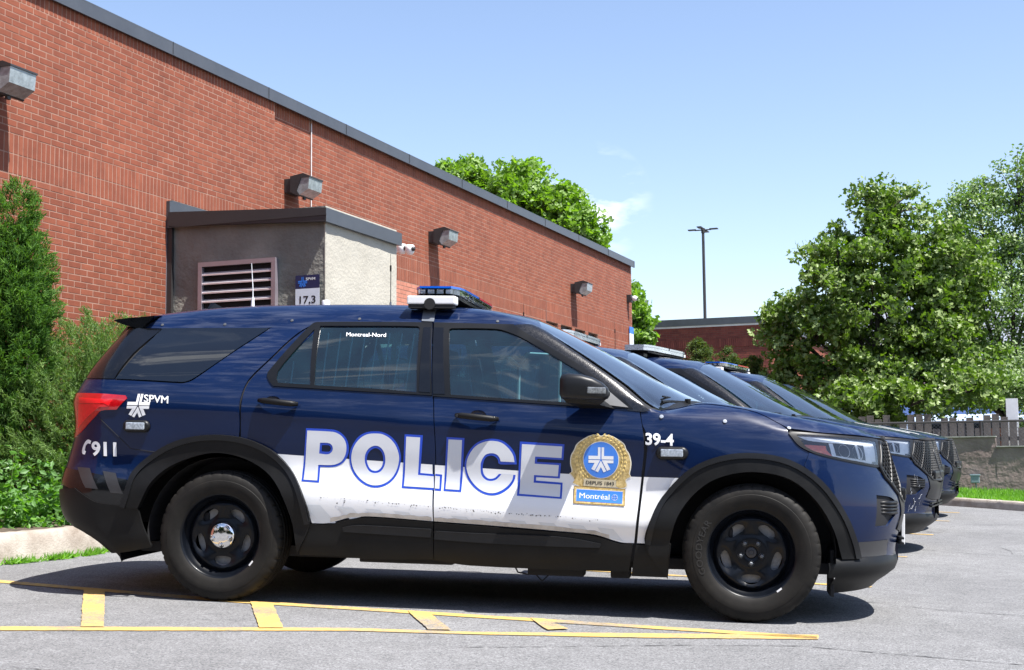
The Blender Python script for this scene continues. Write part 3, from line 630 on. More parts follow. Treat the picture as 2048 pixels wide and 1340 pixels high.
# twin dome cameras past the annex, and the one at the far corner
cm = empty('security_camera', (XW, 19.25, 4.2)); tag(cm, 'pair of white dome security cameras mounted past the annex corner', 'security camera')
MB().box((.0,-.05,-.03), (.16,.05,.06), bev=.01).build('bracket', WHT, cm)
for dx, dz in ((.20,.02), (.335,.0)):
    autosmooth(MB().lathe([(0,-.085),(.045,-.075),(.068,-.04),(.078,.0),(.078,.05),(.06,.075),(0,.08)], 20, 'z', (dx,0,dz)).build('camera_body', WHT, cm), 60); autosmooth(MB().lathe([(0,.105),(.02,.10),(.035,.085),(.045,.06)], 16, 'x', (dx,-.02,dz+.01)).build('camera_eye', LAMPH, cm), 60)
cm2 = empty('security_camera', (XW, 32.5, 4.87)); tag(cm2, 'white dome camera on a black box at the far corner of the brick wall', 'security camera')
MB().box((0,-.10,-.09), (.11,.10,.09)).build('mounting_box', LAMPH, cm2); autosmooth(MB().lathe([(0,-.07),(.06,-.05),(.075,0),(.06,.05),(0,.07)], 16, 'z', (.18,0,0)).build('camera_body', WHT, cm2), 60); MB().lathe([(0,.05),(.02,.045),(.03,.02)], 10, 'x', (.215,-.01,-.01)).build('camera_eye', LAMPH, cm2)
s2 = empty('wall_sign', (XW+.02, 32.7, 3.9)); tag(s2, 'small blue and white notice on the far corner of the brick building', 'sign'); MB().box((0,-.18,-.2), (.01,.17,.12)).build('sign_panel', SWHT, s2); MB().box((0,-.18,.1205), (.011,.17,.285)).build('sign_panel', SBLU, s2)

# ---- trees and shrubs
tree('maple_tree', (-3.38, 31.0, .1), 1.9, [(0,0,4.3,1.75,1.7,1.6),(-1.25,-.2,3.6,1.15,1.1,1.1),(.7,.1,5.6,1.0,1.0,1.15),(.2,0,6.3,.6,.6,.72),(-.7,0,5.2,.9,.9,.85),(1.3,0,3.9,1.1,1.1,1.3),(-1.6,-.1,2.6,.9,.9,.65),(.2,-.3,2.5,1.5,1.3,.75),(-2.1,0,3.9,.45,.5,.55),(1.7,.1,4.9,.9,.9,1.0),(1.8,-.2,2.9,1.0,.9,1.0),(-.2,-.6,1.75,1.1,.8,.5),(-.3,-1.9,2.0,1.1,.7,.45),(.9,-2.0,1.95,1.0,.7,.45),(2.0,-1.9,2.2,.8,.7,.5)],
     880, 46, .118, MAPLE, 'broad dark green maple standing behind the parked cars at right', cl_r=.33, trunk_r=.15, seed=3, up=.45, shell=.55)
tree('silvery_tree', (-.75, 32.6, .05), 1.7, [(0,0,4.2,1.7,1.6,1.7),(-.3,0,6.0,.75,.8,1.1),(.45,0,6.7,.55,.6,1.25),(1.3,0,5.6,1.0,1.0,1.4),(-1.25,-.1,4.7,.85,.8,1.1),(-1.0,0,5.9,.4,.5,.8),(1.1,0,6.6,.6,.6,1.1),(-1.0,-.3,2.6,1.2,1.0,.9),(.6,-.4,2.2,1.3,1.0,.8),(1.9,0,3.6,1.1,1.1,1.5),(-1.3,-1.9,2.5,.9,.7,.6),(-.2,-2.2,2.3,.8,.6,.5),(.7,-2.0,2.7,.8,.7,.6),(-1.6,0,3.8,.9,.9,1.3),(-.75,0,6.75,.28,.3,.5)],
     1250, 62, .085, POPL, 'tall loose silvery green tree at the right edge of the picture', cl_r=.36, trunk_r=.13, seed=5, up=.3, shape='oval', shell=.55, aspect=.6)
tree('roofline_tree', (-14.6, 37.0, 0), 5.2, [(0,0,7.9,1.9,1.5,1.2),(-1.15,-.2,9.0,.85,.9,.75),(.6,0,8.9,1.0,1.0,.75),(1.7,.2,7.9,1.15,1.0,1.0),(2.4,.4,7.2,.8,.8,.8),(.2,0,6.6,2.2,1.6,1.0),(-1.5,0,7.9,.7,.7,.8)],
     560, 50, .17, MAPLE2, 'bright green maple crown showing above the roof edge of the brick building', cl_r=.42, trunk_r=.18, seed=8, up=.7, shell=.6)
tree('corner_tree', (-11.75, 40.4, 0), 2.0, [(0,0,4.6,.75,.8,.9),(.3,-.3,5.7,.5,.5,.55),(.45,-.3,4.9,.55,.5,.6),(.15,0,3.4,.6,.7,.7),(.4,-.2,3.0,.6,.5,.7),(.35,0,5.2,.35,.4,.45),(0,0,2.4,.8,.8,.8),(-.6,0,5.0,.7,.7,1.2)], 190, 46, .19, MAPLE2, 'young maple squeezed past the far corner of the brick building', cl_r=.34, trunk_r=.08, seed=9, up=.6)
tree('yew_bush', (-7.05, 31.6, .1), .7, [(-.40,0,2.75,.42,.5,.80),(.20,0,2.55,.35,.5,.75),(.65,0,2.5,.40,.5,.6),(-.80,0,2.35,.30,.4,.55),(1.1,0,2.35,.4,.4,.5),(.2,0,1.6,1.5,.8,.9),(-.38,0,3.4,.13,.2,.25),(.30,0,3.15,.12,.2,.25),(.9,0,2.9,.2,.2,.25)], 640, 90, .10, YEW, 'olive green yew bushes in front of the far brick building', cl_r=.17, trunk_r=.06, seed=12, up=.8, shape='oval', aspect=.28, cat='bush')
def spray_shrub(name, base, blobs, n, lsize, mat, label, seed, cat='shrub', outl=.9, aspect=.16, ncl=260, ragged_=.18, upb=.6):
    """conifer built of many small upright sprays on a lumpy volume"""
    global RNG
    RNG = np.random.default_rng(seed); r = empty(name, base); tag(r, label, cat)
    B = np.array([b[:3] for b in blobs]); R = np.array([b[3:6] for b in blobs]); a = (R.prod(1))**.67; pr_ = a/a.sum()
    mb = MB()
    for b in B: mb.tube([(0,0,-.1), tuple(b*[.5,.5,.5]), tuple(b)], [.03,.018,.006], 5)
    mb.build('stems', BARK, r, smooth=True)
    k = RNG.choice(len(B), p=pr_, size=ncl); d = unit(ncl); cc = B[k]+d*R[k]*(.55+.45*RNG.random((ncl, 1))**.5); cd_ = d*[1,1,.5]+[0,0,upb]
    j = RNG.integers(0, ncl, n); t = RNG.random((n, 1))
    P = cc[j]+cd_[j]*t*ragged_+unit(n)*(.06*(1-t*.7)); D = cd_[j]*.9+unit(n)*.55; tn = .25+.5*RNG.random(ncl)[j]+.15*(t[:, 0]-.5)
    V, F, per, q = leaves(P, lsize, .2, 'oval', D, aspect); tag(mesh_np('foliage', V, F, mat, r, np.repeat(np.clip(tn, 0, 1), q), per=per), kind='stuff'); return r
spray_shrub('cedar_tree', (-8.50, 9.72, .3), [(0,0,2.75,.17,.2,.34),(0,0,2.3,.30,.34,.42),(0,0,1.95,.30,.38,.42),(-.02,0,1.5,.38,.42,.55),(-.1,0,.9,.42,.45,.7),(-.1,0,2.1,.35,.35,.6),(.26,0,2.0,.16,.22,.18),(-.5,-.3,1.4,.5,.4,1.0)], 100000, .060, CEDAR, 'dense upright cedar at the left edge in front of the brick wall', 21, 'conifer', ncl=2600, ragged_=.10)
spray_shrub('juniper_bush', (-8.15, 10.6, .3), [(0,0,1.45,.45,.6,.42),(.35,.3,1.25,.35,.7,.4),(-.1,-.3,1.1,.6,.6,.6),(.45,-.2,.85,.40,.6,.5),(.2,.9,1.15,.5,.7,.5),(0,-.7,.75,.6,.5,.55),(.35,-.65,.55,.4,.5,.4),(.3,1.6,1.0,.5,.7,.5),(.35,2.3,.8,.5,.5,.5)], 130000, .062, JUNI, 'feathery grey green juniper behind the rear of the lettered patrol car', 22, 'shrub', ncl=2600, ragged_=.24, upb=.5, aspect=.13)
# leafy weeds between juniper and kerb
wd = empty('leafy_weeds', (-7.5, 8.9, .3)); tag(wd, 'bright broad-leaved weeds spilling over the left kerb', 'weeds'); RNG = np.random.default_rng(31)
n_st = 420; P = []; D = []; mb = MB(); fl_ = MB()
for i in range(n_st):
    y = RNG.uniform(-1.6, 1.9); x = -.12-abs(RNG.normal(0, .28))+(-.12 if y > .6 else 0); h = RNG.uniform(.25, .85)*(1.0 if x < -.25 else .62); lx, ly = RNG.normal(.08, .12), RNG.normal(0, .12)
    pts = [(x, y, -.08), (x+lx*.4, y+ly*.4, h*.55-.08), (x+lx, y+ly, h-.08)]
    if i % 4 == 0: mb.tube(pts, [.004,.003,.0015], 4, False)
    for k in range(24):
        t = RNG.random()**.6; p = np.array(pts[0])*(1-t)+np.array(pts[2])*t; d = unit(1)[0]*[1,1,.4]+[0,0,.15]; P.append(p+d*.045); D.append(d)
    if i % 60 == 3: q_ = np.array(pts[2]); [fl_.box(tuple(q_+o_-.004), tuple(q_+o_+.004)) for o_ in RNG.normal(0, .018, (6, 3))]
mb.build('weed_stems', M('weed_stem', (.10,.16,.04), .7), wd); tag(fl_.build('violet_flowers', VIOL, wd), kind='stuff')
foliage('weed_foliage', np.array(P), .068, WEED, wd, .7, 'oval', np.array(D), .55)
# dark lumpy trees behind the camera, across the lot, that the bodywork mirrors
for i, (x, y, r_, h) in enumerate(((-30,-12,6,10),(-19,-16,6.5,9),(-9,-19,6.5,10),(2,-20,6.5,9),(12,-19,6.5,10),(22,-16,6.5,9),(32,-10,6,10))):
    tree('street_tree', (x, y, 0), 1.5, [(0,0,h*.55,r_*.85,r_*.6,h*.42),(r_*.4,0,h*.45,r_*.5,r_*.4,h*.3),(-r_*.4,0,h*.40,r_*.6,r_*.4,h*.34),(0,0,h*.2,r_*.9,r_*.4,h*.2)], 260, 26, .95, HEDG, 'street tree across the parking lot, '+('farthest left','second from left','left of centre','straight behind','right of centre','second from right','farthest right')[i]+' of the seven behind the viewer', cl_r=1.3, trunk_r=.2, seed=40+i, group='street trees across the lot')
# ---- far brick building, light pole, shop behind the maple
fb = empty('far_brick_building', (-8, 43.9, 0)); tag(fb, 'low dark red brick building in shade behind the parking lot', 'building')
FO = (-8, 43.9, 0)
def fo(o): o.location = (8, -43.9, 0); return o
fo(MB().box((-40,43.9,-.5), (-8.012,80,5.28)).build('mortar_wall', MORTD if 'MORTD' in globals() else M('dark_mortar', (.20,.12,.10), .95), fb))
n_ = 0; B = []
z = .3
while z < 5.2:
    sold = 4.53 < z+.03 < 4.80
    x = -15.5+(0 if int(z/CO) % 2 else .1)
    if sold:
        xx = -15.5
        while xx < -8.02: B.append((xx, xx+.058, 4.53, 4.80, 0)); xx += .0677
        z = 4.81; continue
    while x < -8.05: B.append((x, min(x+.193, -8.012), z, z+.058, 0)); x += .2032
    z += CO
B2 = []; z = .3
while z < 5.2:
    y = 43.9+(0 if int(z/CO) % 2 else .1)
    while y < 60: B2.append((y, y+.193, z, z+.058)); y += .2032
    z += CO
B = np.array(B); n = len(B); V = np.zeros((n, 4, 3)); yo = 43.888
for k, (a, b) in enumerate(((0,2),(1,2),(1,3),(0,3))): V[:, k] = np.stack([B[:, a], np.full(n, yo)-np.where((B[:,3]-B[:,2]) > .1, .02, 0), B[:, b]], 1)
V2 = V.copy(); V2[:, :, 1] = yo+.03; VV = np.concatenate([V, V2], 1)
T = np.array([(0,1,2,3),(1,0,4,5),(2,1,5,6),(3,2,6,7),(0,3,7,4)]); tag(fo(mesh_np('brickwork', VV.reshape(-1, 3), (np.arange(n)[:, None, None]*8+T).reshape(-1, 4), BRICKD, fb, np.repeat(RNG.random(n), 5))), kind='stuff')  # front in darker brick than the sunlit side, shade put into the colour
B = np.array(B2); n = len(B); V = np.zeros((n, 4, 3))
for k, (a, b) in enumerate(((0,2),(1,2),(1,3),(0,3))): V[:, k] = np.stack([np.full(n, -8.0), B[:, a], B[:, b]], 1)
tag(fo(mesh_np('brickwork', V.reshape(-1, 3), np.arange(n*4).reshape(-1, 4), BRICK, fb, RNG.random(n))), kind='stuff')
fo(MB().box((-40,43.78,5.26), (-7.9,43.95,5.48)).box((-7.99,43.95,5.26), (-7.9,80,5.48)).build('roof_edge', METAL, fb)); fo(MB().box((-40,43.84,5.20), (-7.94,43.9,5.258)).build('pale_drip_strip', WHT, fb))
fo(MB().box((-40,44,5.3), (-8,80,5.42)).build('flat_roof', METALD, fb))
fo(MB().box((-9.6,43.72,1.6), (-9.2,43.86,1.9), bev=.03).build('electric_meter', METAL, fb))
lp = empty('light_pole', (-16.9, 73.2, 0)); tag(lp, 'tall dark parking lot light pole with four flat heads', 'light pole')
MB().tube([(0,0,-1), (0,0,13.3)], [.11,.075], 10).build('pole', METALD, lp)
MB().tube([(-.45,0,13.42),(.45,0,13.42)], .035, 6).tube([(0,-.45,13.42),(0,.45,13.42)], .035, 6).lathe([(.10,13.25),(.12,13.5),(0,13.55)], 10).build('cross_arms', METALD, lp)
for dx, dy, sx, sy_ in ((-.75,0,.28,.15),(.75,0,.28,.15),(0,-.7,.16,.28),(0,.7,.16,.28)): MB().box((dx*.8-sx*.8,dy-sy_,13.42), (dx*.8+sx*.8,dy+sy_,13.475), bev=.015).build('lamp_head', LAMPH, lp)
pt = empty('pale_tower', (-14.62, 52.2, 0)); tag(pt, 'pale grey upright cladding panel glimpsed beside the corner tree', 'tower'); MB().box((-.6,0,0), (.0,1,7.25)).build('cladding', SWHT, pt); MB().box((.0,0,0), (.04,1,7.30)).build('corner_trim', METAL, pt)
# shop front behind the trees
sh = empty('shop_building', (-5, 57, 0)); tag(sh, 'white shop building with a red band glimpsed through the maple', 'building')
MB().box((-2.7,0,-1), (12,8,7.0)).build('white_wall', M('shop_white', (.80,.82,.88), .6), sh); MB().box((-1.9,-.12,3.3), (5.5,-.004,3.75)).build('red_band', M('shop_red', (.42,.05,.07), .6), sh)
MB().box((-2.7,-.5,2.35), (7,-.01,3.1)).build('blue_awning', M('awning_blue', (.16,.28,.62), .6), sh); MB().box((-2.5,-.1,3.9), (.6,-.005,4.45)).build('yellow_fascia', M('fascia_yellow', (.62,.48,.22), .6), sh)
MB().add([(-.9,-.15,4.5),(.9,-.15,4.5),(-.1,-.15,6.2),(-.9,-.02,4.5),(.9,-.02,4.5),(-.1,-.02,6.2)], [(0,1,2),(3,5,4),(0,3,4,1),(1,4,5,2),(2,5,3,0)]).build('gable', M('gable_cream', (.66,.60,.45), .7), sh)
vn = empty('parked_van', (-4.6, 44, .1)); tag(vn, 'pale blue van half hidden behind the maple branches', 'van')
MB().box((0,0,.45), (5.2,1.9,2.1), bev=.28).build('body', M('pale_blue_paint', (.55,.66,.85), .3, 0, .6), vn, smooth=True); MB().box((.9,-.02,1.35), (4.4,.05,1.85), bev=.05).build('side_windows', GLOSS_ if 'GLOSS_' in globals() else M('dark_window', (.01,.012,.015), .1), vn)
for wx in (1.0, 4.1): autosmooth(MB().lathe([(0,-.05),(.2,-.05),(.36,-.04),(.38,.0),(.38,.2),(0,.2)], 24, 'y', (wx,0,.38)).build('wheel', M('van_tyre', (.02,.02,.02), .8), vn))
# ---- concrete wall with fence on top
cw = empty('concrete_wall', (-1, 26.05, 0)); tag(cw, 'weathered grey concrete retaining wall at the end of the row', 'wall')
from mathutils import noise as mn
def cwall(x0, x1, ztop, nm):
    V = []; F = []; nx_ = int((x1-x0)/.06); nz_ = 22
    for j in range(nz_+1):
        for i in range(nx_+1):
            x = x0+(x1-x0)*i/nx_; z = -.1+(ztop+.1)*j/nz_; a = mn.fractal(Vector((x*1.1, 3, z*2.2)), 1., 2.1, 5)*.022; V.append((x+1, -.0-a, z+(.008*mn.noise(Vector((x*6,0,1))) if j == nz_ else 0)))
    for j in range(nz_):
        for i in range(nx_): a = j*(nx_+1)+i; F.append((a, a+1, a+nx_+2, a+nx_+1))
    n0 = len(V); b0 = nz_*(nx_+1)
    for i in range(nx_+1): v = V[b0+i]; V.append((v[0], .28, v[2]))
    for i in range(nx_): F.append((b0+i, b0+i+1, n0+i+1, n0+i))
    V += [(x1+1, 0, -.1), (x1+1, .28, -.1), (x1+1, 0, ztop), (x1+1, .28, ztop)]; k = len(V); F.append((k-4, k-3, k-1, k-2))
    return mobj(nm, V, F, CONC2, cw, smooth=False)
cwall(-7, -.80, 1.245, 'wall_section'); cwall(-.797, 3.2, 1.065, 'wall_section')
MB().box((-7+1,-.03,1.243), (-.79+1,.30,1.262)).box((-.797+1,-.03,1.063), (3.2+1,.30,1.082)).build('coping', M('pale_coping', (.36,.35,.32), .9, var=.3, vs=8), cw)
eb = empty('electrical_box', (-1.17, 26.0, .5)); tag(eb, 'small blue grey electrical box on a conduit against the concrete wall', 'electrical box')
EB = M('blue_grey_box', (.20,.27,.30), .45); MB().box((-.075,-.09,-.07), (.075,0,.075), bev=.012).build('cover', EB, eb); MB().box((-.088,-.10,.055), (.088,0,.085), bev=.006).build('lid', EB, eb)
MB().tube([(.01,-.03,-.07), (.015,-.03,-.2), (.05,-.03,-.34)], .013, 8).build('conduit', EB, eb)
fn = empty('chain_link_fence', (-1.5, 26.3, 1.2)); tag(fn, 'black chain link fence standing on the concrete wall', 'fence')
MB().tube([(-5,0,.33), (4.5,0,.33)], .021, 8).build('top_rail', METALD, fn)
for x in (-4.4,-1.9,.45,2.9): MB().tube([(x,0,-.2), (x,0,.35)], .028, 8).build('post', METALD, fn)
mb = MB(); st = .065
for s in (-1, 1):
    for k in range(-90, 90):
        x0 = k*st; a = (x0, .005*s, -.15); b = (x0+s*.46, .005*s, .31)
        if -5 < x0 < 4.5: mb.tube([a, b], .0022, 3, False)
tag(mb.build('wire_mesh', METAL, fn), kind='stuff')
wf = empty('wooden_fence', (-2, 28.3, 1)); tag(wf, 'weathered grey wooden picket fence behind the chain link', 'fence')
WOOD = M('silvered_wood', (.13,.115,.10), .9, var=.35, vs=6, bump=.5, bs=40); pm = {}
for k in range(26):
    h = random.choice((.72,.70,.66,.74,.60)) if k % 5 else .45; 
    if h not in pm: pm[h] = MB().box((0,0,-1.1), (.135,.02,h)).build('picket', WOOD, wf); o = pm[h]
    else: o = link(bpy.data.objects.new('picket', pm[h].data), wf)
    o.location = (-2.4+k*.158, random.uniform(-.01,.01), 0)
MB().box((-2.6,.025,.2), (1.8,.06,.28)).build('rail', WOOD, wf)
gp = empty('white_post', (-.66, 28.5, .9)); tag(gp, 'white square post beside a narrow brown one behind the wall', 'post'); MB().box((0,0,-1), (.22,.2,1.12)).build('post', WHT, gp); MB().box((-.30,.02,-1), (-.08,.18,.55)).build('brown_board', M('brown_board', (.16,.06,.03), .8), gp)
tree('roadside_bush', (1.15, 30.0, 0), .5, [(0,0,1.6,.9,.7,1.1)], 130, 50, .10, MAPLE2, 'green bush right of the white post beyond the fence', cl_r=.25, trunk_r=.04, seed=60, shape='oval', cat='bush')

# ================================================================== body surface
def I(x,xs,ys): return float(np.interp(x,xs,ys))
def cr(P,T,t,lin=None):
    """Catmull-Rom through points P at params T, sampled at t"""
    P=np.asarray(P,float);T=np.asarray(T,float);n=len(T)
    M=np.zeros_like(P)
    for i in range(n):
        a=(P[i]-P[i-1])/(T[i]-T[i-1]) if i>0 else None
        b=(P[i+1]-P[i])/(T[i+1]-T[i]) if i<n-1 else None
        if a is None: M[i]=b
        elif b is None: M[i]=a
        else:
            h0=T[i]-T[i-1];h1=T[i+1]-T[i]; M[i]=(a*h1+b*h0)/(h0+h1)
            m=np.abs(M[i])
    k=np.clip(np.searchsorted(T,t,side='right')-1,0,n-2)
    h=(T[k+1]-T[k]); u=(t-T[k])/h; u=u[:,None];h=h[:,None]
    return (2*u**3-3*u**2+1)*P[k]+(u**3-2*u**2+u)*h*M[k]+(-2*u**3+3*u**2)*P[k+1]+(u**3-u**2)*h*M[k+1]
# --- profile data (metres, car frame: x forward from rear axle, y right negative, z up)
ZF=[.05,.17,.23,.28,.33,.39,.46,.53,.60,.66,.74,.84,.94,1.01,1.05]
XF=[3.74,3.79,3.89,3.905,3.885,3.885,3.90,3.925,3.935,3.93,3.91,3.88,3.85,3.825,3.80]
ZR=[.05,.24,.29,.33,.36,.41,.46,.55,.65,.76,.83,.94,1.08,1.18,1.23,1.30]
XR=[-.60,-.66,-.74,-.90,-.97,-1.12,-1.17,-1.195,-1.195,-1.18,-1.135,-1.10,-1.115,-1.13,-1.115,-1.04]
def ztop(x): return I(x,[-.95,-.85,-.60,-.36,-.1,.22,.54,.93,1.31,1.50,1.69,1.80],[1.675,1.69,1.713,1.742,1.765,1.777,1.783,1.785,1.768,1.744,1.71,1.68])
def zhood(x): return I(x,[2.5,2.65,2.76,2.9,3.02,3.16,3.30,3.45,3.58,3.68,3.76,3.82],[1.165,1.195,1.20,1.188,1.170,1.149,1.124,1.101,1.078,1.055,1.03,.995])
def rail(x): return I(x,[-.9,-.6,-.49,-.2,.1,.3,.45,1.15,1.57,1.76],[1.585,1.592,1.594,1.60,1.606,1.627,1.641,1.642,1.639,1.633])
def belt(x): return I(x,[-1.2,-.88,-.28,.06,.31,1.225,1.90,2.42,2.6,2.9,3.1,3.3,3.5,3.75],[1.285,1.278,1.262,1.253,1.247,1.20,1.163,1.141,1.13,1.10,1.07,1.043,1.028,1.01])
def crease(x): return I(x,[-1.2,-.6,.3,1.25,2.42,2.9,3.2,3.8],[1.15,1.125,1.095,1.045,.985,.95,.93,.93])
def dirt(x): return I(x,[-1.2,.58,1.25,2.03,2.34,3.0,3.8],[.63,.62,.582,.543,.519,.50,.50])
NROW=15
ROWT=np.array([0,.10,.20,.30,.45,.60,.70,.76,.86,1.06,1.30,1.36,1.46,1.62,1.9])
def lower(x):
    cz=crease(x);dz=dirt(x);bz=belt(x)
    z=[.20,.33,.44,dz,dz+.17,cz-.16,cz-.05,cz,bz]
    fade=I(x,[2.4,3.0],[1,0])            # crease dies out on the front wing
    w=[.895,.955,.965,.985,.958,.965,.970,.974,.938-.006*fade]
    w2=[.88,.95,.965,.975,.968,.965,.955,.945,.90]
    w=[a*fade+b*(1-fade) for a,b in zip(w,w2)]
    return z,w
def build(nu=520,nv=220):
    cols=[]
    # side columns  (lower x, top x)
    side=[(-.62,-.50),(-.35,-.25),(-.05,0.),(.3,.32),(.7,.7),(1.2,1.15),(1.6,1.48),(1.85,1.72),(2.1,2.09),(2.35,2.46),(2.55,2.80),(2.75,2.93),(2.95,3.06)]
    def upper_side(xl,xt):
        z8=belt(xl);w8=lower(xl)[1][8]
        if xl<1.8:
            zr=rail(xl);zt=ztop(xt)
            wr=I(xl,[-.6,.3,1.2,1.85],[.675,.70,.71,.70])
            p8=(xl,w8,z8);p10=(xl,wr,zr)
            p9=(xl,(w8+wr)/2+.028,(z8+zr)/2)
            p11=(xl*.9+xt*.1,wr-.055,zr+(zt-zr)*.45)
            p12=(xl*.7+xt*.3,wr-.14,zt-.035)
            p13=(xl*.3+xt*.7,.30,zt-.004)
            return [p8,p9,p10,p11,p12,p13,(xt,0,zt+.008)]
        if xl<2.5:
            g={1.85:((1.756,.70,1.633),(1.80,.615,1.622),1.718),2.1:((2.0,.772,1.492),(2.055,.69,1.472),1.545),2.35:((2.26,.842,1.320),(2.31,.765,1.302),1.347)}[xl]
            p8=(xl,w8,z8);p10=g[0];p11=g[1]
            p9=((p8[0]+p10[0])/2,(p8[1]+p10[1])/2+.02,(p8[2]+p10[2])/2)
            zc=g[2]; pc=(xt,0,zc)
            p12=(p11[0]+.35*(xt-p11[0])*.8,p11[1]*.82,p11[2]+(zc-p11[2])*.30)
            p13=(p11[0]+.85*(xt-p11[0]),p11[1]*.4,p11[2]+(zc-p11[2])*.80)
            return [p8,p9,p10,p11,p12,p13,pc]
        if xl<2.6:
            p8=(xl-.03,w8,z8)
            return [p8,(2.52,.915,1.142),(2.505,.885,1.150),(2.515,.80,1.160),(2.60,.66,1.172),(2.74,.33,1.188),(xt,0,1.195)]
        zc=zhood
        p8=(xl,w8,z8)
        def q(f,dx,dz=0):
            x=xl+(xt-xl)*f; return (x,w8*(1-f),zc(x)+dz)
        return [p8,(xl,.885,z8+.028),(xl+.0,.84,zc(xl)-.022),(xl,.77,zc(xl)-.004),q(.35,0,.002),q(.68,0,.008),q(1,0,.01)]
    def lowpts(xl):
        z,w=lower(xl); return [(xl,w[k],z[k]) for k in range(8)]
    # rear columns, theta from 90(centre) to 0
    for th,xt in ((90,-.86),(75,-.84),(58,-.81),(42,-.76),(27,-.70),(12,-.62)):
        t=radians(th); n=3.0; a=sin(t)**(2/n) ;b=cos(t)**(2/n) if th<90 else 0.
        xc=-.62; col=[]
        for k in range(8):
            x0=xc-.35; z,w=lower(xc-.4*a)
            zz=z[k]
            if k==0: zz=.20
            xr=I(zz,ZR,XR)
            col.append((xc-(xc-xr)*a,w[k]*b,zz))
        z,w=lower(xc-.4*a)
        z8=z[8]; xr=I(z8,ZR,XR); col.append((xc-(xc-xr)*a,w[8]*b,z8))
        p8=col[-1]
        # leaning pillar / glass
        xr10=-.80; z10=I(a,[0,1],[1.60,1.645]); p10=(xc+.03-(xc+.03-xr10)*a,.675*b,z10)
        p9=((p8[0]+p10[0])/2-.015*a,(p8[1]+p10[1])/2+.02*b,(p8[2]+p10[2])/2)
        zt=ztop(xt)
        p11=(p10[0]+.02,p10[1]*.93,z10+(zt-z10)*.5)
        p12=(p10[0]*.75+xt*.25+.03,p10[1]*.78,zt-.03*(1-.8*a))
        p13=(p10[0]*.35+xt*.65+.02,p10[1]*.42,zt-.004)
        col+= [p9,p10,p11,p12,p13,(xt,0,zt+.008)]
        cols.append(col)
    for xl,xt in side: cols.append(lowpts(xl)+upper_side(xl,xt))
    # front columns
    for th,xt in ((10,3.16),(22,3.26),(33,3.36),(44,3.46),(55,3.56),(66,3.66),(78,3.75),(90,3.81)):
        t=radians(th); n=2.4; a=sin(t)**(2/n); b=cos(t)**(2/n) if th<90 else 0.
        xc=3.02; z,w=lower(xc+.9*a)
        z0,w0=lower(xc+.3)
        zf=[.20,.28,.37,.50,.62,.74,.85,.93,belt(xc+.78*a)]
        mix=min(1,a*1.3)
        col=[]
        for k in range(9):
            zz=z[k]*(1-mix)+zf[k]*mix
            if k==8: zz=zf[8]
            xf=I(zz,ZF,XF); ww=w0[k]
            col.append((xc+(xf-xc)*a,ww*b,zz))
        p8=col[-1]
        def q(f,dz):
            x=p8[0]+(xt-p8[0])*f; return (x,p8[1]*(1-f),max(zhood(x)+dz,p8[2]+.0))
        col+=[ (p8[0]-.012*a-.0,p8[1]-.02*b,p8[2]+.018),q(.10,-.016),q(.18,-.004),q(.36,.002),q(.68,.006),q(1,.01)]
        cols.append(col)
    K=np.array(cols)                       # (ncol,15,3)
    K[:,:,1]*=-1
    # parameter along u: mean chord
    d=np.linalg.norm(np.diff(K[:,[2,5,8,11],:],axis=0),axis=2).mean(1)+.02
    TU=np.concatenate([[0],np.cumsum(d)])
    u=np.linspace(0,TU[-1],nu)
    A=np.stack([cr(K[:,j,:],TU,u) for j in range(NROW)],1)  # nu,15,3
    v=np.concatenate([np.linspace(ROWT[i],ROWT[i+1],nv//14+1)[:-1] for i in range(NROW-1)]+[[ROWT[-1]]])
    G=np.zeros((nu,len(v),3))
    seg=nv//14+1
    for i in range(nu):
        dd=np.linalg.norm(np.diff(A[i],axis=0),axis=1)**.8+.004
        Ti=np.concatenate([[0],np.cumsum(dd)])
        vi=np.concatenate([np.linspace(Ti[k],Ti[k+1],seg)[:-1] for k in range(NROW-1)]+[[Ti[-1]]])
        G[i]=cr(A[i],Ti,vi)
    return G
def mesh_arrays(G):
    nu,nv=G.shape[:2]
    V=G.reshape(-1,3); idx=np.arange(nu*nv).reshape(nu,nv)
    # winding: u forward, v up on right side (-y): normal outward = ?
    F=np.stack([idx[:-1,:-1],idx[1:,:-1],idx[1:,1:],idx[:-1,1:]],-1).reshape(-1,4)
    du=np.gradient(G,axis=0);dv=np.gradient(G,axis=1)
    N=np.cross(du,dv); N/=np.maximum(np.linalg.norm(N,axis=2,keepdims=True),1e-9)
    return V,F,N

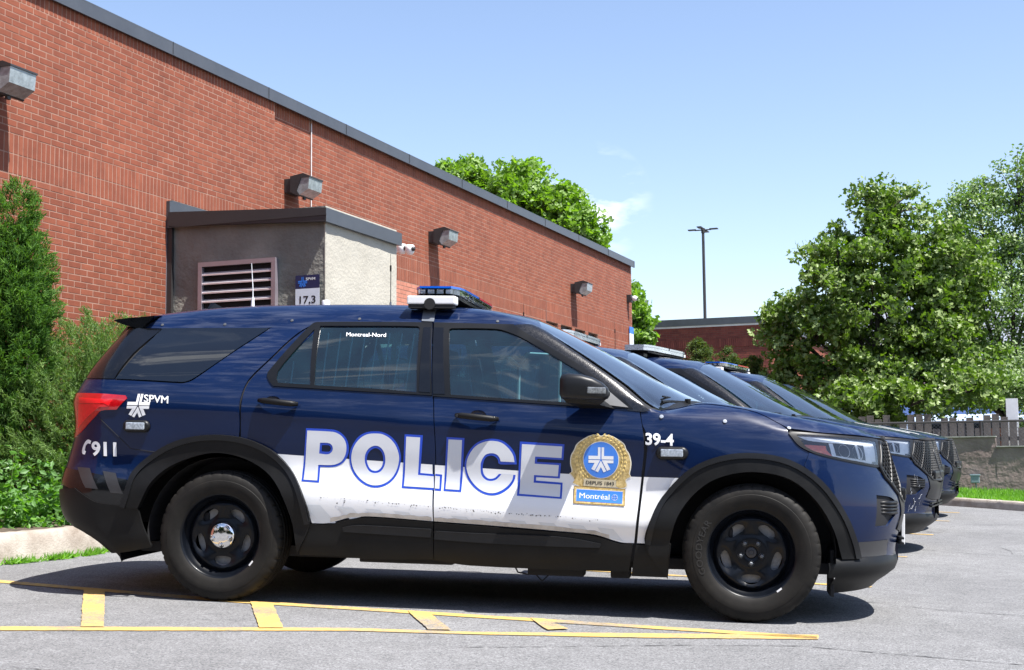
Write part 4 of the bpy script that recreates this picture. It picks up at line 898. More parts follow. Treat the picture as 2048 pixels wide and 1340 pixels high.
# ================================================================== the patrol cars
PT = {'archR_o':[(-597,-979,536),(-569,-987,613),(-532,-971,729),(-436,-959,830),(-291,-962,915),(-108,-965,957),(110,-965,949),(286,-962,887),(408,-959,781),(494,-983,641),(542,-969,468)],'archR_i':[(-492,-979,522),(-467,-985,572),(-412,-980,675),(-307,-961,769),(-137,-958,840),(15,-959,855),(191,-958,804),(332,-975,693),(428,-975,511),(469,-944,297)],'archF_o':[(2447,-962,410),(2482,-982,557),(2561,-960,700),(2694,-965,832),(2851,-960,899),(3040,-950,917),(3229,-939,883),(3392,-911,777),(3516,-869,610),(3588,-811,443),(3607,-783,354)],'archF_i':[(2573,-906,229),(2584,-964,436),(2642,-974,597),(2766,-964,739),(2906,-965,802),(3067,-961,817),(3229,-951,780),(3364,-927,669),(3460,-897,507),(3504,-856,354)],'quarter':[(-869,-873,1278),(-315,-935,1257),(-260,-934,1258),(-209,-925,1276),(-96,-877,1368),(29,-808,1474),(180,-711,1602),(235,-700,1621),(358,-695,1638),(464,-698,1640),(364,-747,1573),(242,-850,1425),(132,-916,1292),(101,-948,1209),(96,-973,1078),(98,-965,951),(-108,-965,957),(-291,-962,915),(-436,-959,830),(-532,-971,729),(-569,-987,613),(-597,-979,536),(-587,-983,560),(-751,-981,608),(-911,-937,652),(-1088,-752,667)],'rear_cover':[(-1068,-747,746),(-848,-945,730),(-743,-967,715),(-557,-980,685)],'qgap1':[(-774,-958,1052),(-560,-961,868),(-412,-959,851)],'rear_bumper':[(-1092,-753,645),(-904,-943,629),(-817,-970,582),(-750,-976,552),(-597,-979,536),(-492,-979,522),(-472,-967,441),(-435,-961,355),(-411,-947,303),(-494,-947,300),(-725,-937,330),(-777,-928,356),(-956,-802,391),(-1050,-761,449)],'taillight':[(-1012,-760,1190),(-769,-955,1186),(-602,-966,1177),(-591,-970,1160),(-652,-971,1095),(-751,-964,1086),(-788,-955,1054),(-895,-901,964),(-973,-826,924),(-1012,-754,955)],'tail_in1':[(-923,-892,1162),(-683,-970,1151),(-700,-971,1115),(-733,-970,1129),(-917,-902,1128)],'tail_in2':[(-920,-900,1124),(-733,-970,1126),(-700,-971,1111),(-762,-965,1107),(-936,-866,973),(-928,-880,1049)],'rear_door':[(477,-700,1638),(377,-749,1571),(255,-851,1424),(145,-917,1290),(113,-949,1207),(108,-973,1076),(110,-965,949),(286,-962,887),(408,-959,781),(494,-983,641),(545,-969,468),(643,-969,468),(775,-974,504),(892,-977,516),(1257,-975,498),(1257,-971,675),(1257,-966,900),(1231,-933,1197),(1170,-711,1640)],'front_door':[(1179,-711,1640),(1237,-933,1197),(1262,-966,900),(1263,-971,675),(1263,-975,499),(1639,-973,482),(1976,-970,464),(2171,-967,451),(2310,-962,414),(2387,-962,411),(2425,-965,815),(2435,-968,925),(2428,-966,1022),(2405,-930,1141),(2363,-929,1154),(2282,-908,1234),(2163,-873,1321),(2062,-842,1392),(1868,-791,1504),(1702,-745,1598),(1656,-711,1632)],'fender':[(2425,-929,1141),(2445,-965,1022),(2452,-968,926),(2442,-965,815),(2403,-962,411),(2447,-962,410),(2482,-982,557),(2561,-960,700),(2694,-965,832),(2851,-960,899),(3040,-950,917),(3229,-939,883),(3392,-911,777),(3306,-926,857),(3334,-905,931),(3284,-910,963),(3225,-899,1030),(3230,-888,1046)],'white1':[(301,-959,858),(761,-959,837),(1243,-960,817),(1257,-975,501),(892,-977,517),(775,-975,507),(643,-969,471),(551,-969,469),(494,-983,641),(408,-959,781)],'white2':[(1257,-960,815),(1630,-960,799),(2026,-960,783),(2423,-962,776),(2387,-962,413),(2310,-962,416),(2171,-968,454),(1976,-970,467),(1639,-973,485),(1263,-975,501)],'white3':[(2437,-962,777),(2626,-964,776),(2561,-960,700),(2482,-982,557),(2447,-962,413),(2403,-962,414)],'trim1':[(466,-700,1637),(1170,-711,1640),(1224,-930,1207),(285,-933,1246),(258,-923,1273),(238,-911,1303),(238,-901,1326),(331,-824,1469),(435,-712,1621)],'glass1a':[(463,-737,1591),(504,-925,1258),(309,-925,1266),(295,-915,1293),(300,-896,1337),(375,-831,1459)],'glass1b':[(493,-720,1613),(675,-725,1614),(979,-729,1616),(1088,-731,1614),(1102,-738,1605),(1134,-926,1224),(888,-924,1240),(529,-925,1255)],'trim2':[(1182,-711,1640),(1654,-711,1632),(1704,-745,1598),(1868,-791,1504),(2062,-842,1392),(2163,-874,1319),(2282,-908,1234),(2369,-929,1151),(2344,-930,1151),(1976,-931,1164),(1230,-931,1203)],'glass2':[(1279,-742,1597),(1296,-737,1604),(1544,-732,1604),(1608,-741,1592),(1709,-771,1553),(1871,-808,1466),(2000,-843,1391),(2115,-871,1326),(2217,-904,1250),(2273,-923,1183),(2246,-926,1174),(1975,-925,1181),(1331,-926,1213)],'sail':[(2240,-908,1239),(2344,-929,1157),(2254,-928,1166),(2170,-926,1173)],'apillar':[(1671,-716,1629),(1752,-703,1632),(1795,-696,1620),(1934,-764,1527),(2101,-809,1422),(2266,-851,1312),(2376,-879,1225),(2482,-922,1145),(2374,-929,1151),(2288,-908,1234),(2169,-873,1319),(2068,-842,1392),(1874,-791,1504),(1711,-744,1598)],'roofedge':[(-627,-676,1592),(-512,-675,1595),(-208,-686,1599),(179,-708,1605),(235,-700,1621),(358,-695,1638),(545,-701,1640),(791,-706,1642),(1173,-709,1643),(1453,-707,1640),(1665,-712,1632),(1752,-703,1632)],'ws_edge':[(1767,-704,1628),(1795,-696,1620),(1934,-764,1527),(2101,-809,1422),(2266,-851,1312),(2376,-879,1225),(2485,-921,1145)],'header':[(1767,-704,1628),(1812,-507,1635),(1850,-372,1635)],'dpillar':[(-886,-857,1281),(-773,-598,1594),(-515,-675,1594),(-695,-929,1275)],'qglass':[(-510,-675,1594),(-176,-688,1598),(175,-713,1599),(28,-805,1477),(-97,-875,1371),(-210,-923,1282),(-244,-930,1267),(-274,-932,1262),(-471,-933,1269),(-688,-929,1275)],'qglass_in':[(-429,-731,1541),(-353,-726,1549),(3,-737,1553),(24,-756,1534),(-205,-901,1327),(-254,-915,1299),(-314,-919,1291),(-545,-917,1305),(-567,-908,1321),(-558,-892,1349),(-455,-753,1519)],'hood_edge':[(2491,-920,1145),(2632,-526,1193),(3230,-888,1046),(3424,-817,1037),(3737,-493,1015)],'headlight':[(3222,-898,1032),(3244,-889,1040),(3396,-836,1033),(3567,-725,1023),(3732,-513,1009),(3747,-496,995),(3738,-612,855),(3718,-644,852),(3561,-801,880),(3392,-889,916),(3316,-907,944),(3270,-910,973)],'hl_amber':[(3295,-903,975),(3427,-856,969),(3433,-863,944),(3467,-855,911),(3395,-886,922),(3334,-902,942)],'hl_drl':[(3219,-899,1032),(3442,-825,1015),(3717,-558,995),(3708,-589,979),(3441,-839,990),(3280,-894,1009),(3243,-904,1008)],'fascia_side':[(3306,-926,857),(3334,-905,931),(3392,-889,916),(3561,-801,880),(3718,-644,852),(3742,-619,824),(3801,-540,775),(3846,-467,723)],'fascia_low':[(3607,-783,354),(3694,-694,349),(3794,-533,349)],'foglight':[(3714,-702,701),(3802,-580,687),(3833,-526,668),(3846,-507,594),(3821,-554,568),(3785,-608,526),(3705,-718,525)],'skid':[(3503,-856,341),(3616,-776,345),(3786,-549,348),(3822,-456,372),(3862,-380,304),(3845,-409,261),(3791,-466,228),(3688,-600,204),(3665,-624,200),(3512,-762,200)],'rocker1':[(545,-968,463),(643,-968,463),(775,-973,498),(892,-976,510),(1257,-974,493),(1260,-939,286),(873,-934,275),(742,-939,286),(477,-940,288),(475,-961,369)],'rocker2':[(1265,-974,493),(1639,-971,476),(1976,-968,459),(2171,-966,445),(2310,-962,408),(2381,-962,408),(2359,-924,256),(2198,-922,253),(1465,-925,258),(1263,-937,283)],'rocker3':[(2398,-962,405),(2447,-962,404),(2589,-962,414),(2573,-906,229),(2372,-910,230)],'mould1':[(735,-966,451),(784,-968,462),(856,-969,467),(1248,-967,458),(1248,-963,409),(741,-964,426)],'mould2':[(1268,-966,448),(1525,-965,442),(1864,-965,441),(2038,-964,431),(2205,-962,405),(2199,-961,383),(1921,-961,382),(1526,-962,389),(1268,-962,400)],'P_o':[(500,-969,1008),(652,-969,1004),(694,-968,994),(728,-967,968),(747,-966,938),(755,-964,898),(749,-961,858),(725,-958,819),(688,-958,796),(647,-958,789),(587,-958,789),(588,-973,699),(483,-972,704)],'P_h':[(596,-965,914),(633,-965,914),(644,-964,908),(650,-964,896),(645,-962,882),(633,-962,876),(594,-962,878)],'P_w':[(508,-968,995),(652,-968,991),(686,-968,983),(715,-967,964),(735,-966,934),(741,-964,898),(735,-961,861),(713,-958,824),(680,-958,806),(646,-958,800),(576,-958,800),(576,-970,710),(495,-970,713)],'P_wh':[(585,-965,927),(634,-965,926),(653,-965,916),(661,-964,896),(654,-962,876),(633,-961,862),(580,-961,865)],'O_o':[(910,-969,998),(956,-969,993),(1002,-968,970),(1040,-966,926),(1060,-963,865),(1057,-959,816),(1040,-958,760),(1008,-965,715),(965,-971,688),(918,-974,679),(870,-973,688),(818,-967,719),(779,-959,766),(761,-958,818),(760,-962,870),(777,-965,919),(811,-967,966),(856,-969,991)],'O_h':[(912,-965,903),(935,-965,894),(952,-963,872),(958,-960,838),(952,-958,806),(934,-958,781),(910,-958,773),(884,-958,782),(867,-958,808),(861,-960,836),(867,-962,868),(887,-964,893)],'O_w':[(910,-969,986),(952,-968,982),(994,-968,960),(1029,-966,920),(1049,-963,864),(1047,-959,820),(1030,-958,766),(1001,-963,725),(962,-969,700),(917,-971,691),(873,-970,699),(826,-965,728),(789,-958,772),(772,-958,820),(772,-962,868),(787,-965,913),(820,-967,956),(861,-968,980)],'O_wh':[(912,-966,917),(941,-965,907),(962,-964,879),(970,-960,838),(963,-958,800),(941,-958,770),(910,-959,761),(879,-958,770),(857,-958,802),(849,-960,836),(855,-963,874),(879,-965,905)],'L_o':[(1080,-969,985),(1186,-969,982),(1174,-958,768),(1252,-958,763),(1257,-971,674),(1071,-971,681)],'L_w':[(1090,-968,972),(1171,-968,969),(1161,-958,757),(1252,-958,751),(1256,-968,685),(1083,-969,691)],'L2_o':[(1260,-958,765),(1300,-958,762),(1299,-971,670),(1263,-971,672)],'L2_w':[(1260,-958,754),(1288,-958,752),(1288,-969,682),(1262,-969,683)],'I_o':[(1323,-969,974),(1426,-969,971),(1414,-971,667),(1313,-971,671)],'I_w':[(1334,-968,961),(1412,-968,959),(1403,-968,678),(1323,-968,681)],'C_o':[(1635,-962,828),(1622,-963,833),(1616,-964,857),(1596,-965,873),(1574,-965,876),(1549,-965,864),(1536,-963,835),(1532,-960,807),(1538,-958,772),(1555,-958,752),(1575,-958,745),(1603,-958,752),(1625,-958,774),(1720,-958,770),(1712,-958,737),(1685,-962,697),(1639,-969,664),(1592,-972,653),(1539,-971,662),(1489,-965,692),(1450,-958,738),(1431,-959,789),(1430,-963,841),(1452,-966,897),(1492,-968,942),(1544,-969,965),(1592,-970,970),(1641,-969,961),(1686,-968,930),(1716,-966,887),(1726,-963,830)],'C_w':[(1634,-964,844),(1628,-965,863),(1610,-966,883),(1577,-966,889),(1545,-965,877),(1523,-963,839),(1520,-960,807),(1525,-958,768),(1547,-958,742),(1575,-958,733),(1607,-958,740),(1629,-958,760),(1640,-958,774),(1707,-958,772),(1700,-958,740),(1673,-961,704),(1632,-966,676),(1591,-969,665),(1542,-968,673),(1498,-963,700),(1462,-958,742),(1442,-959,791),(1441,-962,839),(1462,-966,891),(1498,-967,932),(1548,-969,954),(1589,-969,958),(1635,-969,950),(1674,-967,922),(1703,-966,883),(1713,-964,842)],'E_o':[(1742,-969,958),(1993,-969,948),(1988,-966,860),(1841,-965,864),(1840,-965,846),(1975,-965,842),(1969,-958,757),(1836,-958,761),(1835,-958,742),(1985,-958,734),(1983,-970,644),(1731,-970,655)],'E_w':[(1754,-969,944),(1981,-969,935),(1977,-966,871),(1829,-966,876),(1827,-964,836),(1963,-964,831),(1958,-959,768),(1824,-959,773),(1822,-958,730),(1974,-958,723),(1972,-967,654),(1744,-968,666)],'wreath':[(2197,-975,995),(2219,-974,1001),(2257,-975,994),(2292,-974,976),(2322,-972,954),(2334,-969,924),(2349,-968,902),(2361,-966,857),(2359,-965,823),(2354,-963,793),(2362,-961,778),(2335,-960,758),(2340,-958,724),(2306,-957,712),(2283,-957,719),(2104,-958,714),(2081,-958,719),(2043,-958,736),(2052,-958,755),(2027,-961,788),(2040,-962,800),(2032,-965,838),(2032,-966,868),(2037,-967,891),(2052,-968,918),(2063,-969,945),(2094,-972,972),(2139,-974,996),(2181,-974,1001)],'disc':[(2198,-966,866),(2300,-967,869),(2197,-973,971)],'depuis':[(2104,-959,761),(2284,-959,755),(2283,-957,715),(2102,-958,720)],'plate_o':[(2049,-958,717),(2335,-957,708),(2334,-972,612),(2048,-974,621)],'plate_i':[(2065,-959,700),(2321,-958,692),(2319,-969,626),(2064,-971,635)],'txt39':[(2442,-965,1021),(2600,-959,1013),(2593,-966,950),(2443,-970,957)],'markerF':[(2499,-968,947),(2679,-962,939),(2676,-964,875),(2504,-966,886)],'logoS':[(-519,-977,1119),(-528,-964,1188),(-447,-975,1130)],'spvm':[(-490,-964,1187),(-338,-962,1181),(-336,-972,1136),(-486,-974,1143)],'n911':[(-815,-941,906),(-643,-960,902),(-648,-956,824),(-811,-942,826)],'phone':[(-842,-931,915),(-817,-940,908),(-823,-937,889),(-841,-931,892),(-857,-924,877),(-863,-922,851),(-853,-927,843),(-861,-925,826),(-879,-917,830),(-885,-912,846),(-879,-914,873),(-864,-921,899)],'markerR':[(-608,-968,1033),(-442,-969,1030),(-443,-967,966),(-606,-966,966)],'handleR':[(197,-963,1161),(459,-963,1149)],'handleF':[(1359,-964,1095),(1627,-965,1078)],'cupR':[(335,-961,1160)],'cupF':[(1504,-964,1088)],'montreal':[(663,-753,1577),(906,-761,1572),(908,-776,1550),(667,-771,1552)],'chev':[(628,-984,577),(731,-984,576),(814,-976,511),(688,-971,485),(818,-984,572),(916,-984,568),(964,-977,514),(856,-976,513),(1009,-984,565),(1113,-984,562),(1166,-976,504),(1059,-976,507)],'rchev':[(-908,-915,751),(-813,-951,748),(-744,-981,628),(-827,-969,633),(-726,-964,734),(-643,-969,723),(-585,-986,605),(-663,-984,609)],'mirror':[(1965,-877,1309),(2063,-865,1340),(2223,-907,1242),(2233,-915,1214),(2157,-931,1156)],'strap':[(1093,-605,1731),(1169,-595,1732),(1179,-707,1646),(1105,-705,1649)],'lb':[(962,-454,1768),(1260,-447,1757),(1283,-559,1740),(994,-581,1742),(990,-459,1767),(1263,-455,1756)],'apillar2':[(1665,-713,1631),(1751,-696,1636),(1789,-602,1629),(1938,-752,1532),(2104,-809,1421),(2264,-862,1306),(2369,-901,1216),(2463,-926,1142),(2422,-931,1136),(2341,-933,1142),(2256,-917,1208),(2139,-885,1295),(2038,-854,1365),(1847,-804,1474),(1688,-763,1568),(1643,-737,1601)],'studs':[(2528,-937,1112),(2876,-912,1093),(3226,-874,1063),(1880,-775,1531),(304,-683,1650),(722,-689,1662),(-525,-655,1619),(-120,-672,1624),(1555,-693,1654)]}
def pp(k): return [(a/1000, b/1000, c/1000) for a, b, c in PT[k]]
def pc(k): L = pp(k); return tuple(np.mean(L, 0))
_G = build(); _V, _F, _N = mesh_arrays(_G)
_Vv = [Vector(v) for v in _V]; _Nn = _N.reshape(-1, 3)
_T = [t for q in _F.tolist() for t in ((q[0],q[1],q[2]), (q[0],q[2],q[3]))]
_bvh = BVHTree.FromPolygons(_Vv, _T)
def snorm(loc, i):
    a, b, c = _T[i]
    A, B, C = _Vv[a], _Vv[b], _Vv[c]
    try:
        w = geometry.barycentric_transform(loc, A, B, C, Vector(_Nn[a]), Vector(_Nn[b]), Vector(_Nn[c]))
        n = w.normalized()
        if n.length < .5: raise ValueError
        return n
    except Exception: return Vector(_Nn[a])
def onbody(p, d):
    """nearest point of the body along d through p"""
    p = Vector(p); o = p-d*6
    h = _bvh.ray_cast(o, d, 12)
    if h[0] is None: h = _bvh.find_nearest(p)
    return h[0], snorm(h[0], h[2])
def frame(d):
    d = Vector(d).normalized(); e1 = d.cross(Vector((0,0,1))).normalized(); e2 = e1.cross(d); return d, e1, e2
SIDE = (0, 1, 0)
def panel(name, outer, mat, parent, holes=(), off=0., depth=.016, res=.04, dir=SIDE, ang=38, sm=True, mirror=False, both=False, ns=4, crown=0.):
    d, e1, e2 = frame(dir)
    def to2(L):
        L = [Vector(p) if len(p) == 3 else Vector((p[0], -.9, p[1])) for p in L]; return [(p.dot(e1), p.dot(e2)) for p in L]
    O = to2(outer); H = [to2(h) for h in holes]
    if sm: O = smoothloop(O, ang, ns); H = [smoothloop(h, ang, ns) for h in H]
    V2, T, bd = cdt([tuple(p) for p in O], [[tuple(p) for p in h] for h in H], res)
    c0 = sum((onbody(e1*O[i][0]+e2*O[i][1], d)[0] for i in range(0, len(O), max(1, len(O)//8))), Vector())
    k = len(range(0, len(O), max(1, len(O)//8))); dep = (c0/k).dot(d)
    P = []; N = []
    cx_ = V2.mean(0)
    for x, y in V2:
        q, n = onbody(e1*x+e2*y+d*dep, d)
        P.append(q+n*off); N.append(n)
    F = [tuple(t) for t in T]
    nv = len(P)
    if depth:
        idx = {}
        nrm = {}
        for a, b in bd:
            t = (P[b]-P[a]);
            o = t.cross(N[a]); o = o.normalized() if o.length > 1e-9 else Vector((0,0,1))
            for v in (a, b): nrm[v] = nrm.get(v, Vector())+o
        for v in nrm:
            idx[v] = len(P); n = nrm[v].normalized()
            P.append(P[v].copy()); N.append(n); P.append(P[v]-N[v]*depth); N.append(n)
        for a, b in bd: F.append((idx[b], idx[a], idx[a]+1, idx[b]+1))
    def mk(nm, sgn):
        VV = []; FF = []; NN = []
        for s in sgn:
            n0 = len(VV); VV += [(p.x, p.y*s, p.z) for p in P]; NN += [(p.x, p.y*s, p.z) for p in N]
            FF += [tuple(i+n0 for i in (f if s > 0 else f[::-1])) for f in F]
        return mobj(nm, VV, FF, mat, parent, normals=NN)
    o = mk(name, (1, -1) if both else (1,))
    if mirror: mk(name, (-1,))
    return o
def text_on(name, body, p0, pu, pv, mat, parent, off=.004, bold=.02, dir=SIDE, spacing=1., cap=.73, fat=0.):
    """word whose baseline runs p0 -> pu and whose capitals reach from p0 to pv"""
    V, F = text_polys(body, bold, 0, spacing)
    if fat:
        n_ = len(V); V0 = V; F0 = F; V = []; F = []
        for k, (a_, b_) in enumerate(((-1,0),(1,0),(0,.7),(0,-.7))): V += [(x+a_*fat, y+b_*fat) for x, y in V0]; F += [tuple(i+k*n_ for i in f) for f in F0]
    xs = [v[0] for v in V]; x0, x1 = min(xs), max(xs)
    d = Vector(dir).normalized(); p0, pu, pv = Vector(p0), Vector(pu), Vector(pv)
    P = []; N = []
    for x, y in V:
        q, n = onbody(p0+(pu-p0)*((x-x0)/(x1-x0))+(pv-p0)*(y/cap), d); P.append(q+n*(off+.00012*(len(P)*4//len(V)))); N.append(n)
    F2 = []
    for f in F:
        a, b, c = P[f[0]], P[f[1]], P[f[2]]
        F2.append(f if (b-a).cross(c-a).dot(N[f[0]]) > 0 else tuple(f)[::-1])
    return mobj(name, P, F2, mat, parent, normals=N)

# car materials
PAINT = M('navy_paint', (.0014, .0090, .042), .34, .0, .5, .12, 1.4, spec=.12, rvar=.05)
def dusty(m):
    """a film of dust in wiped streaks on faces that look up"""
    nt = m.node_tree; b = nt.nodes['Principled BSDF']; src = b.inputs['Base Color'].links[0].from_socket
    tcn = nd(nt, 'ShaderNodeTexCoord'); mpg = nd(nt, 'ShaderNodeMapping'); mpg.inputs['Scale'].default_value = (1.1, 9, 16); mpg.inputs['Rotation'].default_value = (0, .10, 0); nt.links.new(tcn.outputs['Object'], mpg.inputs[0])
    n = nd(nt, 'ShaderNodeTexNoise'); n.inputs['Scale'].default_value = 2.2; n.inputs['Detail'].default_value = 9; n.inputs['Roughness'].default_value = .7; n.inputs['Distortion'].default_value = .6; nt.links.new(mpg.outputs[0], n.inputs['Vector'])
    r = nd(nt, 'ShaderNodeMapRange'); r.inputs['From Min'].default_value = .47; r.inputs['From Max'].default_value = .66; nt.links.new(n.outputs['Fac'], r.inputs[0])
    g = nd(nt, 'ShaderNodeNewGeometry'); sx = nd(nt, 'ShaderNodeSeparateXYZ'); nt.links.new(g.outputs['Normal'], sx.inputs[0])
    u = nd(nt, 'ShaderNodeMapRange'); u.inputs['From Min'].default_value = .10; u.inputs['From Max'].default_value = .45; u.inputs['To Max'].default_value = .20; nt.links.new(sx.outputs['Z'], u.inputs[0])
    mu = nd(nt, 'ShaderNodeMath', operation='MULTIPLY'); nt.links.new(r.outputs[0], mu.inputs[0]); nt.links.new(u.outputs[0], mu.inputs[1])
    mx = nd(nt, 'ShaderNodeMixRGB'); mx.inputs[2].default_value = (.16, .18, .23, 1); nt.links.new(mu.outputs[0], mx.inputs[0]); nt.links.new(src, mx.inputs[1]); nt.links.new(mx.outputs[0], b.inputs['Base Color'])
dusty(PAINT)
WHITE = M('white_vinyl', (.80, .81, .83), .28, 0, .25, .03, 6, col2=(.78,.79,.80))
REFL = M('silver_reflective_film', (.60, .62, .66), .32, 0, .3, .04, 4)
BLUEV = M('bright_blue_vinyl', (.010, .060, .50), .3, 0, .3, .04, 5)
CHEV = M('grey_chevron_film', (.62, .645, .67), .35, 0, 0, .05, 5)
DIRT = M('road_grime', (.52, .47, .40), .8, 0, 0, .25, 14, col2=(.60,.56,.50))
PLAS = M('black_textured_plastic', (.0055, .0058, .0066), .5, 0, 0, .25, 5, spec=.22, bump=.12, bs=500, dist=.001, rvar=.12, col2=(.0095,.0095,.0095))
PLAS2 = M('dark_grey_plastic', (.0095, .0100, .0115), .40, 0, 0, .2, 7, spec=.3, bump=.08, bs=500, dist=.001, rvar=.08)
GLOSSB = M('gloss_black_trim', (.004, .0045, .006), .16, 0, .3, .2, 9, rvar=.05, spec=.35)
TRIM = M('satin_black_trim', (.0050,.0054,.0062), .34, 0, 0, .2, 9, spec=.3)
SHELL = M('dark_body_shell', (.008, .008, .010), .8)
RUB = M('tyre_rubber', (.0085, .0082, .0080), .62, 0, 0, .35, 6, bump=.25, bs=120, dist=.001, col2=(.020,.018,.0155), spec=.22)
STEEL = M('black_steel_wheel', (.0030, .0042, .0070), .36, .0, .08, .3, 12, rvar=.08, spec=.2)
RIMEDGE = M('worn_rim_edge', (.16, .17, .18), .35, .7, 0, .4, 30)
CHROME = M('chrome', (.78, .78, .78), .08, 1., 0, .04, 30, bump=.15, bs=14, dist=.004)
DISC = M('brake_disc_iron', (.26, .26, .265), .5, .2, 0, .2, 60)
GUN = M('gunmetal', (.05, .05, .055), .4, .6, 0)
GLS = glass_mat('side_window_glass', (.26, .46, .50), .04, dcol=(.05,.22,.28))
PRIV = glass_mat('privacy_glass', (.05, .06, .06), .008, dcol=(.10,.16,.2))
WSG = glass_mat('windscreen_glass', (.50, .62, .66), .012, dcol=(.4,.5,.6), ior=1.6)
REDL = M('red_lamp_lens', (.42, .004, .008), .12, 0, 1., .15, 30, spec=.6)
REDB = M('red_lamp_inner', (.80, .012, .018), .2, 0, .6, .1, 40)
AMBER = M('amber_reflector', (.80, .12, .04), .3, 0, .3, .2, 60)
CLEAR = glass_mat('clear_lamp_lens', (.95, .97, .98), .0, ior=1.5)
CHAM = M('cloud_painted_chamber', (.10, .13, .18), .2, 0, .5, .3, 12, col2=(.85,.88,.92))  # pale blotches painted in as cloud reflections inside the lamp
PILL = M('dusty_black_pillar', (.006,.0065,.008), .26, 0, .4, .4, 60, bump=.5, bs=160, dist=.0015, rvar=.12, col2=(.012,.012,.014), spec=.35)
SILV = M('lamp_reflector', (.82, .84, .87), .25, .15, 0, .1, 25)
LEDC = M('led_lens', (.42, .47, .53), .12, .3, .8, .45, 90, bump=.6, bs=200, dist=.003)
SEAT = M('seat_cloth', (.030, .036, .042), .85, var=.2, vs=20)
BAR = M('steel_bars', (.72, .80, .80), .45, .2)
GOLD = M('gold_print', (.62, .40, .10), .4, .1, .2, .45, 60, col2=(.80,.62,.28))
GOLDD = M('gold_print_dark', (.33, .20, .04), .45, .1, 0, .2, 40)
SKYB = M('light_blue_print', (.055, .22, .72), .35, 0, .2, .04, 4)
TAN = M('tan_print', (.55, .48, .33), .45)
BLK = M('black_print', (.012, .012, .014), .5)
LENSB = M('blue_lens', (.005, .10, .55), .15, 0, .8, .1, 20)
LENSR = M('red_lens', (.55, .01, .05), .15, 0, .8, .1, 20)
MFL = M('mirror_flasher_lens', (.16,.17,.18), .2, .2, .5, .5, 90)
WPLA = M('white_plastic', (.75, .75, .76), .4)
GREYS = M('grey_bracket', (.11, .125, .15), .5)
SAIL = M('grey_sail_panel', (.22, .22, .22), .5)

